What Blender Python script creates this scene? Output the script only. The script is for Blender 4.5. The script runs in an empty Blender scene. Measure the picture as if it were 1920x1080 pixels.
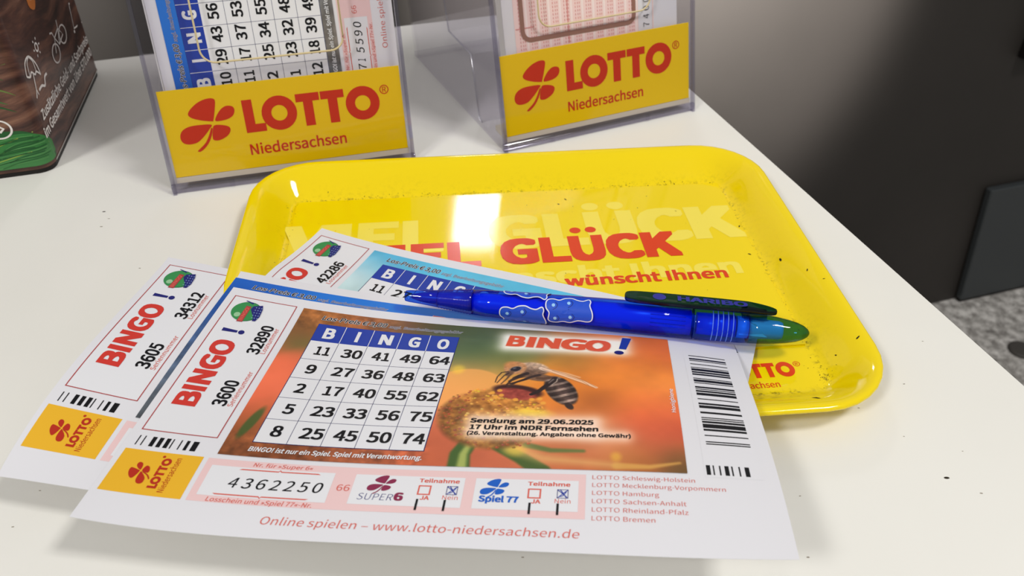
import bpy, bmesh, math, random
import numpy as np
from mathutils import Vector, Matrix
from mathutils.geometry import tessellate_polygon

S = 0.21                      # one layout unit in metres (all lengths below are in layout units unless noted)
scene = bpy.context.scene
COL = scene.collection
pi = math.pi

# ------------------------------------------------------------------ camera
cam_data = bpy.data.cameras.new('camera')
cam = bpy.data.objects.new('camera', cam_data)
COL.objects.link(cam)
R_ = Vector((0.99999623, 0.00170304, 0.00215542))
U_ = Vector((-0.00274703, 0.61995357, 0.78463369))
F_ = Vector((0.0, 0.78463665, -0.61995591))
cam.matrix_world = Matrix(((R_.x, U_.x, -F_.x, 0), (R_.y, U_.y, -F_.y, 0), (R_.z, U_.z, -F_.z, S), (0, 0, 0, 1)))
cam_data.sensor_width = 36
cam_data.lens = 36 * 1564.14 / 1920
cam_data.clip_start = 0.01
cam_data.clip_end = 50
cam_data.dof.use_dof = True
cam_data.dof.focus_distance = 0.30
cam_data.dof.aperture_fstop = 22
scene.camera = cam

# ------------------------------------------------------------------ world, lights, exposure
world = bpy.data.worlds.new('world')
scene.world = world
world.use_nodes = True
world.node_tree.nodes['Background'].inputs[0].default_value = (1.0, 0.985, 0.96, 1)
world.node_tree.nodes['Background'].inputs[1].default_value = 0.40

def area(name, loc, target, sx, sy, power, color=(1, 0.985, 0.965)):
    l = bpy.data.lights.new(name, 'AREA')
    l.shape = 'RECTANGLE'; l.size = sx; l.size_y = sy; l.energy = power; l.color = color
    o = bpy.data.objects.new(name, l)
    o.location = loc
    o.rotation_euler = (Vector(target) - Vector(loc)).to_track_quat('-Z', 'Y').to_euler()
    COL.objects.link(o)
    return o
area('ceiling_panel_right', (0.94, -0.08, 1.60), (0, 0.2, 0), 0.32, 0.32, 17)
area('ceiling_panel_left', (-1.05, -0.92, 1.50), (0, 0.2, 0), 0.32, 0.32, 19)
area('ceiling_panel_rear', (-0.11, 2.68, 1.575), (-0.11, 2.68, 0), 0.22, 0.36, 10)
def spot(name, loc, target, power, deg, blend, color=(1, 0.98, 0.95)):
    l = bpy.data.lights.new(name, 'SPOT')
    l.energy = power; l.spot_size = math.radians(deg); l.spot_blend = blend; l.shadow_soft_size = 0.03; l.color = color
    o = bpy.data.objects.new(name, l); o.location = loc
    o.rotation_euler = (Vector(target) - Vector(loc)).to_track_quat('-Z', 'Y').to_euler()
    COL.objects.link(o)
def wp(a, off, z): return (S * (a * .9535 - off * .3015), S * (a * .3015 + off * .9535), S * z)      # along the rear wall, distance, height
spot('added_wall_spot', wp(2.15, 2.8, .4), wp(2.2, 4.1, -.02), 58, 98, 0.25)  # unseen spot added to throw the pool of light on the wall
spot('added_wall_spot', wp(-1.3, 2.8, .5), wp(-1.3, 4.1, -.1), 12, 70, 0.6)  # second unseen spot, added to brighten the wall's left part
scene.view_settings.view_transform = 'Standard'
scene.view_settings.look = 'None'
scene.view_settings.gamma = 1
scene.view_settings.exposure = -0.15
scene.view_settings.use_curve_mapping = False
scene.cycles.transparent_max_bounces = 40
scene.cycles.max_bounces = 12

# ------------------------------------------------------------------ materials
def lin(c):
    return tuple(((v / 255) / 12.92 if v / 255 <= 0.04045 else ((v / 255 + 0.055) / 1.055) ** 2.4) for v in c)

MATS = {}
def mat(name, rgb, rough=0.5, spec=0.5, metallic=0.0, coat=0.0):
    if name in MATS: return MATS[name]
    m = bpy.data.materials.new(name); m.use_nodes = True
    b = m.node_tree.nodes['Principled BSDF']
    b.inputs['Base Color'].default_value = (*lin(rgb), 1)
    b.inputs['Roughness'].default_value = rough
    b.inputs['Specular IOR Level'].default_value = spec
    b.inputs['Metallic'].default_value = metallic
    b.inputs['Coat Weight'].default_value = coat
    b.inputs['Coat Roughness'].default_value = 0.05
    MATS[name] = m
    return m

def clear(name, tint, rough=0.03, edge=0.5, extra=0.0, gloss_tint=(1, 1, 1), thick=0.0):
    """thin clear plastic: tinted transparency with a fresnel reflection on top"""
    if name in MATS: return MATS[name]
    m = bpy.data.materials.new(name); m.use_nodes = True
    nt = m.node_tree; nt.nodes.clear()
    out = nt.nodes.new('ShaderNodeOutputMaterial')
    mix = nt.nodes.new('ShaderNodeMixShader')
    tr = nt.nodes.new('ShaderNodeBsdfTransparent'); tr.inputs[0].default_value = (*tint, 1)
    gl = nt.nodes.new('ShaderNodeBsdfGlossy'); gl.inputs['Roughness'].default_value = rough
    gl.inputs['Color'].default_value = (*gloss_tint, 1)
    fr = nt.nodes.new('ShaderNodeLayerWeight'); fr.inputs['Blend'].default_value = 0.5
    pw = nt.nodes.new('ShaderNodeMath'); pw.operation = 'POWER'; pw.inputs[1].default_value = 4.5
    ad = nt.nodes.new('ShaderNodeMath'); ad.operation = 'MULTIPLY_ADD'; ad.use_clamp = True
    ad.inputs[1].default_value = edge; ad.inputs[2].default_value = 0.014 + extra
    nt.links.new(fr.outputs['Facing'], pw.inputs[0]); nt.links.new(pw.outputs[0], ad.inputs[0]); nt.links.new(ad.outputs[0], mix.inputs[0])
    if thick:
        p2 = nt.nodes.new('ShaderNodeMath'); p2.operation = 'POWER'; p2.inputs[1].default_value = 2.6
        nt.links.new(fr.outputs['Facing'], p2.inputs[0])
        cm = nt.nodes.new('ShaderNodeMix'); cm.data_type = 'RGBA'
        cm.inputs[6].default_value = (*tint, 1); cm.inputs[7].default_value = (*[c ** (1 + thick) for c in tint], 1)
        nt.links.new(p2.outputs[0], cm.inputs['Factor']); nt.links.new(cm.outputs[2], tr.inputs[0])
    nt.links.new(tr.outputs[0], mix.inputs[1]); nt.links.new(gl.outputs[0], mix.inputs[2])
    nt.links.new(mix.outputs[0], out.inputs[0])
    MATS[name] = m
    return m

def node_mat(name, build, rough=0.5, spec=0.5):
    m = bpy.data.materials.new(name); m.use_nodes = True
    nt = m.node_tree; b = nt.nodes['Principled BSDF']
    b.inputs['Roughness'].default_value = rough
    b.inputs['Specular IOR Level'].default_value = spec
    build(nt, b)
    MATS[name] = m
    return m

def N(nt, t, **kw):
    n = nt.nodes.new(t)
    for k, v in kw.items():
        if hasattr(n, k): setattr(n, k, v)
        else: n.inputs[k].default_value = v
    return n

def ramp(nt, src, stops):
    r = nt.nodes.new('ShaderNodeValToRGB')
    while len(r.color_ramp.elements) < len(stops): r.color_ramp.elements.new(0.5)
    for e, (p, c) in zip(r.color_ramp.elements, stops):
        e.position = p; e.color = (*lin(c), 1) if max(c) > 1 else (*c, 1)
    nt.links.new(src, r.inputs[0])
    return r.outputs[0]

def table_mat(nt, b):
    tc = N(nt, 'ShaderNodeTexCoord')
    vo = N(nt, 'ShaderNodeTexVoronoi', **{'Scale': 55.0, 'Randomness': 1.0}); nt.links.new(tc.outputs['Object'], vo.inputs['Vector'])
    no = N(nt, 'ShaderNodeTexNoise', **{'Scale': 13.0, 'Detail': 3.0}); nt.links.new(tc.outputs['Object'], no.inputs['Vector'])
    d = ramp(nt, vo.outputs['Distance'], [(0.0, (1., 1., 1.)), (0.035, (1., 1., 1.)), (0.05, (0., 0., 0.))])
    g = ramp(nt, no.outputs['Fac'], [(0.0, (0., 0., 0.)), (0.60, (0., 0., 0.)), (0.66, (1., 1., 1.))])
    mu = N(nt, 'ShaderNodeMath', operation='MULTIPLY'); nt.links.new(d, mu.inputs[0]); nt.links.new(g, mu.inputs[1])
    n2 = N(nt, 'ShaderNodeTexNoise', **{'Scale': 6.0, 'Detail': 4.0}); nt.links.new(tc.outputs['Object'], n2.inputs['Vector'])
    base = ramp(nt, n2.outputs['Fac'], [(0.3, (229, 227, 219)), (0.7, (236, 234, 227))])
    mx = N(nt, 'ShaderNodeMix', data_type='RGBA'); nt.links.new(mu.outputs[0], mx.inputs['Factor'])
    nt.links.new(base, mx.inputs[6]); mx.inputs[7].default_value = (*lin((120, 110, 95)), 1)
    nt.links.new(mx.outputs[2], b.inputs['Base Color'])
M_table = node_mat('white_laminate', table_mat, rough=0.38, spec=0.35)

def carpet_mat(nt, b):
    tc = N(nt, 'ShaderNodeTexCoord')
    n1 = N(nt, 'ShaderNodeTexNoise', **{'Scale': 58.0, 'Detail': 4.0, 'Roughness': 0.7}); nt.links.new(tc.outputs['Object'], n1.inputs['Vector'])
    c = ramp(nt, n1.outputs['Fac'], [(0.30, (108, 104, 100)), (0.46, (164, 160, 155)), (0.60, (210, 206, 201)), (0.75, (236, 232, 227))])
    nt.links.new(c, b.inputs['Base Color'])
    bp = N(nt, 'ShaderNodeBump', **{'Strength': 0.5, 'Distance': 0.004}); nt.links.new(n1.outputs['Fac'], bp.inputs['Height'])
    nt.links.new(bp.outputs[0], b.inputs['Normal'])
M_carpet = node_mat('speckled_carpet', carpet_mat, rough=0.95, spec=0.1)

def wall_mat(nt, b):
    tc = N(nt, 'ShaderNodeTexCoord')
    n1 = N(nt, 'ShaderNodeTexNoise', **{'Scale': 3.0, 'Detail': 6.0}); nt.links.new(tc.outputs['Object'], n1.inputs['Vector'])
    c = ramp(nt, n1.outputs['Fac'], [(0.3, (47, 44, 41)), (0.7, (55, 51, 48))])
    nt.links.new(c, b.inputs['Base Color'])
M_wall = node_mat('dark_wall_laminate', wall_mat, rough=0.55, spec=0.3)

def wood_mat(nt, b):
    tc = N(nt, 'ShaderNodeTexCoord')
    mp = N(nt, 'ShaderNodeMapping'); mp.inputs['Scale'].default_value = (9, 9, 70); nt.links.new(tc.outputs['Object'], mp.inputs['Vector'])
    nn = N(nt, 'ShaderNodeTexNoise', **{'Scale': 10.0, 'Detail': 2.0}); nt.links.new(tc.outputs['Object'], nn.inputs['Vector'])
    ad = N(nt, 'ShaderNodeVectorMath', operation='MULTIPLY_ADD'); nt.links.new(nn.outputs['Color'], ad.inputs[0])
    ad.inputs[1].default_value = (0.0, 0.0, 2.6); nt.links.new(mp.outputs[0], ad.inputs[2])
    n1 = N(nt, 'ShaderNodeTexNoise', **{'Scale': 2.2, 'Detail': 6.0, 'Roughness': 0.65}); nt.links.new(ad.outputs[0], n1.inputs['Vector'])
    c = ramp(nt, n1.outputs['Fac'], [(0.32, (38, 24, 21)), (0.47, (74, 46, 38)), (0.58, (106, 70, 55)), (0.72, (142, 102, 80))])
    nt.links.new(c, b.inputs['Base Color'])
M_wood = node_mat('printed_wood_grain', wood_mat, rough=0.35, spec=0.4)

def tray_mat(nt, b):
    tc = N(nt, 'ShaderNodeTexCoord')
    at = N(nt, 'ShaderNodeAttribute'); at.attribute_name = 'dirt'
    n1 = N(nt, 'ShaderNodeTexNoise', **{'Scale': 520.0, 'Detail': 3.0, 'Roughness': 0.7}); nt.links.new(tc.outputs['Object'], n1.inputs['Vector'])
    n2 = N(nt, 'ShaderNodeTexNoise', **{'Scale': 45.0, 'Detail': 3.0}); nt.links.new(tc.outputs['Object'], n2.inputs['Vector'])
    a = ramp(nt, n1.outputs['Fac'], [(0.50, (0., 0., 0.)), (0.66, (.85, .85, .85))])
    c2 = ramp(nt, n2.outputs['Fac'], [(0.35, (0.12, 0.12, 0.12)), (0.62, (1., 1., 1.))])
    m1 = N(nt, 'ShaderNodeMath', operation='MULTIPLY'); nt.links.new(a, m1.inputs[0]); nt.links.new(c2, m1.inputs[1])
    m2 = N(nt, 'ShaderNodeMath', operation='MULTIPLY', use_clamp=True); nt.links.new(m1.outputs[0], m2.inputs[0]); nt.links.new(at.outputs['Fac'], m2.inputs[1])
    mx = N(nt, 'ShaderNodeMix', data_type='RGBA'); nt.links.new(m2.outputs[0], mx.inputs['Factor'])
    mx.inputs[6].default_value = (*lin((243, 214, 0)), 1); mx.inputs[7].default_value = (*lin((84, 66, 8)), 1)
    nt.links.new(mx.outputs[2], b.inputs['Base Color'])
M_tray = node_mat('yellow_gloss_plastic', tray_mat, rough=0.07, spec=0.5)

def vcol_mat(nt, b):
    at = N(nt, 'ShaderNodeVertexColor'); at.layer_name = 'Col'
    nt.links.new(at.outputs['Color'], b.inputs['Base Color'])
M_photo = node_mat('printed_photo', vcol_mat, rough=0.5, spec=0.3)

PAPER = mat('white_paper', (223, 222, 226), 0.6, 0.25)
WHITE = mat('white_ink', (226, 226, 229), 0.55, 0.25)
BLACK = mat('black_ink', (14, 14, 18), 0.5, 0.25)
RED = mat('red_ink', (206, 58, 48), 0.5, 0.25)
DRED = mat('frame_red_ink', (172, 62, 62), 0.5, 0.25)
SALMON = mat('salmon_ink', (214, 98, 84), 0.5, 0.25)
PINK = mat('pink_ink', (232, 198, 197), 0.55, 0.25)
NAVY = mat('navy_ink', (34, 36, 112), 0.5, 0.25)
BLUE = mat('blue_ink', (36, 62, 160), 0.5, 0.25)
GBLUE = mat('bright_blue_ink', (24, 92, 190), 0.5, 0.25)
PURPLE = mat('plum_ink', (136, 42, 76), 0.5, 0.25)
GREEN = mat('green_ink', (56, 140, 78), 0.5, 0.25)
LGREEN = mat('light_green_ink', (150, 195, 150), 0.5, 0.25)
AMBER = mat('amber_ink', (232, 178, 44), 0.5, 0.25)
LOGORED = mat('logo_red_ink', (180, 44, 26), 0.45, 0.3)
LINE = mat('grid_line_ink', (30, 32, 90), 0.5, 0.25)
SIGNY = mat('sign_yellow', (238, 198, 0), 0.45, 0.2)
SIGNR = mat('sign_red', (204, 46, 4), 0.45, 0.2)
SIGNH = mat('sign_orange_halo', (230, 160, 20), 0.35, 0.35)
TRAYR = mat('tray_red_print', (222, 66, 20), 0.2, 0.4)
TRAYG = mat('tray_pale_print', (246, 226, 84), 0.16, 0.5)
FLECK = mat('dark_fleck', (40, 30, 14), 0.7, 0.2)
ACRYL = clear('clear_acrylic', (0.95, 0.945, 0.96), 0.02, 0.5)
ACRYLT = clear('acrylic_edge', (0.78, 0.77, 0.83), 0.06, 0.5, 0.05)

# ------------------------------------------------------------------ mesh helpers
class MB:
    """collects faces in layout units, one mesh per build"""
    def __init__(self):
        self.v = []; self.f = []; self.m = []; self.mats = []; self.sm = []
    def mi(self, m):
        if m not in self.mats: self.mats.append(m)
        return self.mats.index(m)
    def add(self, vs, fs, m, smooth=False):
        o = len(self.v); self.v += [tuple(p) for p in vs]; k = self.mi(m)
        for f in fs:
            self.f.append([i + o for i in f]); self.m.append(k); self.sm.append(smooth)
    def box(self, lo, hi, m, fn=None):
        (a, b, c), (d, e, g) = lo, hi
        vs = [(x, y, z) for x in (a, d) for y in (b, e) for z in (c, g)]
        if fn: vs = [fn(*p) for p in vs]
        self.add(vs, [(0, 1, 3, 2), (4, 6, 7, 5), (0, 4, 5, 1), (2, 3, 7, 6), (0, 2, 6, 4), (1, 5, 7, 3)], m)
    def prism(self, pts, ext, m, smooth=False):
        """3-D loop extruded by vector ext, capped"""
        n = len(pts); ext = np.array(ext, float)
        vs = [np.array(p, float) for p in pts] + [np.array(p, float) + ext for p in pts]
        self.add(vs, [(i, (i + 1) % n, n + (i + 1) % n, n + i) for i in range(n)], m, smooth)
        tri = tessellate_polygon([[Vector(p) for p in pts]])
        self.add(vs, [tuple(reversed(t)) for t in tri] + [tuple(i + n for i in t) for t in tri], m)
    def rings(self, rings, m, smooth=True, closed=True, cap=(False, False)):
        o = len(self.v); k = self.mi(m); n = len(rings[0])
        for r in rings: self.v += [tuple(p) for p in r]
        rng = n if closed else n - 1
        for j in range(len(rings) - 1):
            for i in range(rng):
                a = o + j * n + i; b = o + j * n + (i + 1) % n
                self.f.append([a, b, b + n, a + n]); self.m.append(k); self.sm.append(smooth)
        if cap[0]: self.f.append([o + i for i in reversed(range(n))]); self.m.append(k); self.sm.append(False)
        if cap[1]: self.f.append([o + (len(rings) - 1) * n + i for i in range(n)]); self.m.append(k); self.sm.append(False)
    def tube(self, pts, r, m, n=8, closed=False):
        P = [np.array(p, float) for p in pts]; rings = []
        up = np.array([0.13, 0.31, 0.94])
        for i, p in enumerate(P):
            a = P[(i - 1) % len(P)] if (i > 0 or closed) else p
            b = P[(i + 1) % len(P)] if (i < len(P) - 1 or closed) else p
            t = (b - a) / (np.linalg.norm(b - a) + 1e-12)
            e1 = np.cross(t, up); e1 /= np.linalg.norm(e1) + 1e-12; e2 = np.cross(t, e1)
            rings.append([p + r * (math.cos(q) * e1 + math.sin(q) * e2) for q in np.linspace(0, 2 * pi, n, endpoint=False)])
        if closed: rings.append(rings[0])
        self.rings(rings, m, cap=(not closed, not closed))
    def build(self, name, parent=None, bevel=0, fix=True):
        me = bpy.data.meshes.new(name)
        me.from_pydata([tuple(c * S for c in p) for p in self.v], [], self.f)
        for m in self.mats: me.materials.append(m)
        me.polygons.foreach_set('material_index', self.m)
        me.polygons.foreach_set('use_smooth', self.sm)
        me.update()
        if fix:
            bm = bmesh.new(); bm.from_mesh(me)
            bmesh.ops.remove_doubles(bm, verts=bm.verts, dist=1e-7)
            bmesh.ops.recalc_face_normals(bm, faces=bm.faces)
            bm.to_mesh(me); bm.free()
        o = bpy.data.objects.new(name, me); COL.objects.link(o)
        if parent: o.parent = parent
        if bevel:
            b = o.modifiers.new('edge', 'BEVEL'); b.width = bevel * S; b.segments = 3; b.limit_method = 'ANGLE'
            b.angle_limit = math.radians(40)
        return o

def tag(o, label, cat, group=None, kind=None):
    if label: o['label'] = label
    if cat: o['category'] = cat
    if group: o['group'] = group
    if kind: o['kind'] = kind
    return o
def struct(o):
    o['kind'] = 'structure'; return o
def empty(name, loc=(0, 0, 0)):
    o = bpy.data.objects.new(name, None); o.empty_display_size = 0.02
    COL.objects.link(o); o.location = tuple(c * S for c in loc)
    return o

def smooth_loop(pts, k=5, closed=True):
    P = [np.array(p, float) for p in pts]; n = len(P); out = []
    for i in range(n if closed else n - 1):
        p0, p1, p2, p3 = (P[(i - 1) % n], P[i], P[(i + 1) % n], P[(i + 2) % n]) if closed else \
            (P[max(i - 1, 0)], P[i], P[i + 1], P[min(i + 2, n - 1)])
        for t in np.linspace(0, 1, k, endpoint=False):
            out.append(0.5 * ((2 * p1) + (-p0 + p2) * t + (2 * p0 - 5 * p1 + 4 * p2 - p3) * t * t + (-p0 + 3 * p1 - 3 * p2 + p3) * t ** 3))
    if not closed: out.append(P[-1])
    return [tuple(p) for p in out]

TXT = {}
FONTS = {}
def font(kind):
    """Blender's own bundled typefaces; falls back to the built-in one"""
    if kind not in FONTS:
        FONTS[kind] = None
        if kind == 'grotesk':
            try:
                import os
                FONTS[kind] = bpy.data.fonts.load(os.path.join(bpy.utils.system_resource('DATAFILES', path='fonts'), 'Noto Sans CJK Regular.woff2'))
            except Exception: FONTS[kind] = None
    return FONTS[kind]
def raw_text(body, bold, space, kind):
    c = bpy.data.curves.new('lettering', 'FONT'); c.body = body; c.offset = bold; c.resolution_u = 4; c.space_character = space
    if font(kind): c.font = font(kind)
    o = bpy.data.objects.new('lettering', c); COL.objects.link(o)
    bpy.context.view_layer.update()
    me = o.evaluated_get(bpy.context.evaluated_depsgraph_get()).to_mesh()
    v = np.array([(p.co.x, p.co.y) for p in me.vertices]) if len(me.vertices) else np.zeros((0, 2))
    f = []
    for p in me.polygons:                           # keep only faces wound like the fill (overlapping contours leave stray ones)
        q = list(p.vertices)
        if sum(v[q[i]][0] * v[q[(i + 1) % len(q)]][1] - v[q[(i + 1) % len(q)]][0] * v[q[i]][1] for i in range(len(q))) > 1e-9: f.append(tuple(q))
    o.to_mesh_clear(); bpy.data.objects.remove(o); bpy.data.curves.remove(c)
    return v, f
CAPH = {}
def text_tris(body, bold=0.0, space=1.0, kind='grotesk'):
    """2-D triangles of a string, cap height 1; weight is added by striking the glyphs several times around a small circle"""
    key = (body, bold, space, kind)
    if key not in TXT:
        if kind not in CAPH: CAPH[kind] = max(raw_text('H', 0, 1, kind)[0][:, 1])
        ch = CAPH[kind]
        v, f = raw_text(body, min(bold, 0.0) * ch / .7, space, kind)
        v = v / ch; n0 = len(v)
        if bold > 0:
            V = [v]; Fs = list(f); n = len(v)
            ns = 2 if bold < .025 else 4 if bold < .05 else 6
            sq = [(1, -1 + 2 * i / ns) for i in range(ns)] + [(1 - 2 * i / ns, 1) for i in range(ns)] + [(-1, 1 - 2 * i / ns) for i in range(ns)] + [(-1 + 2 * i / ns, -1) for i in range(ns)]
            for k, (sx_, sy_) in enumerate((a_, b_ * .8) for a_, b_ in sq):
                V.append(v + np.array([sx_, sy_]) * bold * 1.3)
                Fs += [tuple(i + n * (k + 1) for i in t) for t in f]
            v = np.vstack(V); f = Fs
        TXT[key] = (v, f, np.repeat(np.arange(len(v) // n0 if n0 else 1), n0)[:len(v)] if n0 else np.zeros(len(v)))
    return TXT[key]

class Print:
    """flat artwork (a, b) laid on a surface by fn(a, b, height) -> xyz; layers stack a few hundredths of a millimetre apart"""
    def __init__(self, fn, step=0.0002, base=0.0003, mb=None):
        self.fn = fn; self.mb = mb or MB(); self.step = step; self.base = base
    def _h(self, layer): return self.base + self.step * layer
    def poly(self, loops, m, layer):
        if not isinstance(loops[0][0], (tuple, list, np.ndarray)): loops = [loops]
        pts = [p for l in loops for p in l]
        tri = tessellate_polygon([[Vector((p[0], p[1], 0)) for p in l] for l in loops])
        self.mb.add([self.fn(p[0], p[1], self._h(layer)) for p in pts], tri, m)
    def rect(self, a0, b0, a1, b1, m, layer, cell=0.012):
        na = max(1, int(abs(a1 - a0) / cell) + 1); nb = max(1, int(abs(b1 - b0) / cell) + 1)
        vs = [self.fn(a0 + (a1 - a0) * i / na, b0 + (b1 - b0) * j / nb, self._h(layer)) for j in range(nb + 1) for i in range(na + 1)]
        fs = [(j * (na + 1) + i, j * (na + 1) + i + 1, (j + 1) * (na + 1) + i + 1, (j + 1) * (na + 1) + i) for j in range(nb) for i in range(na)]
        self.mb.add(vs, fs, m)
    def frame(self, a0, b0, a1, b1, w, m, layer):
        self.rect(a0, b0, a1, b0 + w, m, layer); self.rect(a0, b1 - w, a1, b1, m, layer)
        self.rect(a0, b0 + w, a0 + w, b1 - w, m, layer); self.rect(a1 - w, b0 + w, a1, b1 - w, m, layer)
    def stroke(self, pts, w, m, layer, closed=False):
        P = [np.array(p, float) for p in pts]; n = len(P); L = []; Rr = []
        for i in range(n):
            a = P[(i - 1) % n] if (i > 0 or closed) else P[i]; b = P[(i + 1) % n] if (i < n - 1 or closed) else P[i]
            t = (b - a) / (np.linalg.norm(b - a) + 1e-12); q = np.array([-t[1], t[0]]) * w / 2
            L.append(P[i] + q); Rr.append(P[i] - q)
        vs = [self.fn(p[0], p[1], self._h(layer)) for p in L + Rr]
        self.mb.add(vs, [(i, (i + 1) % n, n + (i + 1) % n, n + i) for i in range(n if closed else n - 1)], m)
    def disc(self, a, b, ra, rb, m, layer, n=24, hole=0):
        lo = [(a + ra * math.cos(t), b + rb * math.sin(t)) for t in np.linspace(0, 2 * pi, n, endpoint=False)]
        if hole:
            hi = [(a + ra * hole * math.cos(t), b + rb * hole * math.sin(t)) for t in np.linspace(0, 2 * pi, n, endpoint=False)]
            vs = [self.fn(p[0], p[1], self._h(layer)) for p in lo + hi]
            self.mb.add(vs, [(i, (i + 1) % n, n + (i + 1) % n, n + i) for i in range(n)], m)
        else: self.poly(lo, m, layer)
    def text(self, body, at, w, h, m, layer, dx=(1, 0), dy=(0, 1), bold=0.0, shear=0.0, space=1.0, halo=None, halo_w=0.03, kind='grotesk'):
        """at = start of baseline, w = total width, h = cap height"""
        v0, f0, k0 = text_tris(body, bold, space, kind)
        x0, x1 = v0[:, 0].min(), v0[:, 0].max(); sx = w / max(x1 - x0, 1e-9); sy = h / (1 + 2.08 * max(bold, 0)); yb = 1.04 * max(bold, 0)
        def put(v, f, kk, mm, ly):
            Y = (v[:, 1] + yb) * sy; X = (v[:, 0] - x0) * sx + shear * Y
            a = at[0] + dx[0] * X + dy[0] * Y; b = at[1] + dx[1] * X + dy[1] * Y; hh = self._h(ly) + kk * .000006
            pts = self.fn.many(a, b, hh[:, None]) if hasattr(self.fn, 'many') else [self.fn(p, q, r) for p, q, r in zip(a, b, hh)]
            self.mb.add(pts, f, mm)
        if halo:
            v, f, kk = text_tris(body, bold + halo_w, space, kind); put(v, f, kk, halo, layer - 1)
        put(v0, f0, k0, m, layer)
    def build(self, name, parent=None): return self.mb.build(name, parent, fix=False)

# clover outline measured on the sign, centre at the crossing, unit = sign length
CL = {'a': [(428, 606), (380, 602), (330, 590), (310, 572), (322, 545), (355, 515), (395, 498), (425, 497), (437, 510), (437, 555), (433, 600)],
      'b': [(443, 604), (447, 580), (465, 550), (490, 533), (520, 535), (533, 552), (528, 578), (505, 595), (470, 604)],
      'c': [(425, 623), (380, 622), (320, 630), (285, 650), (276, 680), (290, 708), (320, 717), (360, 708), (390, 680), (415, 645)],
      'd': [(438, 626), (432, 650), (432, 680), (440, 698), (470, 698), (505, 678), (518, 655), (512, 635), (480, 625)],
      'e': [(423, 640), (414, 675), (398, 712), (368, 744), (364, 752), (378, 753), (405, 728), (424, 690), (431, 645)]}
def clover(pr, at, k, m, layer, dx=(1, 0), dy=(0, 1), stem=None):
    for key, pts in CL.items():
        # undo the slight rotation and lean of the measured view
        q = []
        for x, y in pts:
            X = (x - 433) / 2330.0; Y = (615 - y) / 2230.0
            X2 = X + 0.24 * Y; Y2 = Y - 0.107 * X
            q.append((at[0] + k * (dx[0] * X2 + dy[0] * Y2), at[1] + k * (dx[1] * X2 + dy[1] * Y2)))
        pr.poly(smooth_loop(q, 4), stem if (stem and key == 'e') else m, layer)

def lotto(pr, at, k, m, layer, dx=(1, 0), dy=(0, 1), parts='LOTTO'):
    """heavy geometric capitals; at = baseline start, k scales cap height 0.073 / width 0.303"""
    T = lambda x, y: (at[0] + k * (dx[0] * x + dy[0] * y), at[1] + k * (dx[1] * x + dy[1] * y))
    P = lambda pts: pr.poly([T(*p) for p in pts], m, layer)
    if parts == 'LOTTO':
        P([(0, 0), (0.044, 0), (0.044, 0.018), (0.0215, 0.018), (0.0215, 0.073), (0, 0.073)])
    def O(cx, cut=False):
        n = 28; th = np.linspace(0, 2 * pi, n, endpoint=False)
        lo = [T(cx + 0.0385 * math.cos(t), 0.0365 + 0.0385 * math.sin(t)) for t in th]
        hi = [T(cx + 0.0175 * math.cos(t), 0.0365 + 0.0175 * math.sin(t)) for t in th]
        vs = [pr.fn(p[0], p[1], pr._h(layer)) for p in lo + hi]
        pr.mb.add(vs, [(i, (i + 1) % n, n + (i + 1) % n, n + i) for i in range(n)], m)
    if parts == 'LOTTO': O(0.077)
    for x in ((0.116, 0.171) if parts == 'LOTTO' else (0.116, 0.171)):
        w = 0.052
        P([(x + 0.0155, 0), (x + 0.0365, 0), (x + 0.0365, 0.055), (x + w, 0.055), (x + w, 0.073), (x, 0.073), (x, 0.055), (x + 0.0155, 0.055)])
    O(0.2635)

# ------------------------------------------------------------------ structure: floor, wall, counter
a_t = math.radians(17.55)
wd = np.array([math.cos(a_t), math.sin(a_t)]); wn = np.array([-wd[1], wd[0]])
FZ = -3.43
def W(s, off, z): p = wd * s + wn * off; return (p[0], p[1], z)
mb = MB(); mb.add([(-12, -8, FZ), (16, -8, FZ), (16, 14, FZ), (-12, 14, FZ), (-12, -8, FZ - .2), (16, -8, FZ - .2), (16, 14, FZ - .2), (-12, 14, FZ - .2)],
                  [(0, 1, 2, 3), (7, 6, 5, 4), (0, 4, 5, 1), (1, 5, 6, 2), (2, 6, 7, 3), (3, 7, 4, 0)], M_carpet)
struct(mb.build('floor'))
mb = MB(); mb.box((-6, 4.1, FZ), (12, 4.5, 1.1), M_wall, W)
struct(mb.build('wall_back'))

tb = empty('counter_table', (0, 1.0, FZ))
tag(tb, 'white laminate counter table carrying the yellow tray and the papers', 'table')
def fit(o, p):
    o.parent = p; o.matrix_parent_inverse = Matrix.Translation(-Vector(p.location)); return o
# right edge line through two measured points, back edge square to it
e0 = np.array([0.4978, 2.1371]); e1 = np.array([0.8538, 1.0333]); ed = (e0 - e1) / np.linalg.norm(e0 - e1)
bd = np.array([ed[1], -ed[0]])
back = np.array([-0.3579, 2.6181])
k = ((back - e0) @ ed); corner = e0 + ed * k
P_ = lambda along, down: tuple(corner - bd * along - ed * down)
mb = MB(); q = [P_(0, 0), P_(5.2, 0), P_(5.2, 4.6), P_(0, 4.6)]
mb.prism([(x, y, -0.19) for x, y in q], (0, 0, 0.19), M_table)
TABLE_FLECKS = [(.6542, .8081, .0030), (-.8909, 1.5302, .0026), (-.870, 1.503, .0018), (.5683, .9511, .0014), (.4245, .7739, .0012), (.4077, .6706, .0016), (.6938, .7797, .0016), (.663, 1.0068, .0014),
                (.736, 1.1148, .0012), (-.6962, .7798, .0012), (-.7064, .7164, .0014), (-.8742, 1.4723, .0022), (-.7409, 1.3257, .0016), (.0157, .6693, .0014), (.62, .89, .0010), (.70, .86, .0010)]
pt = Print(lambda a, b, h: (a, b, h), .0001, .0002, mb)
random.seed(9)
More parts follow.
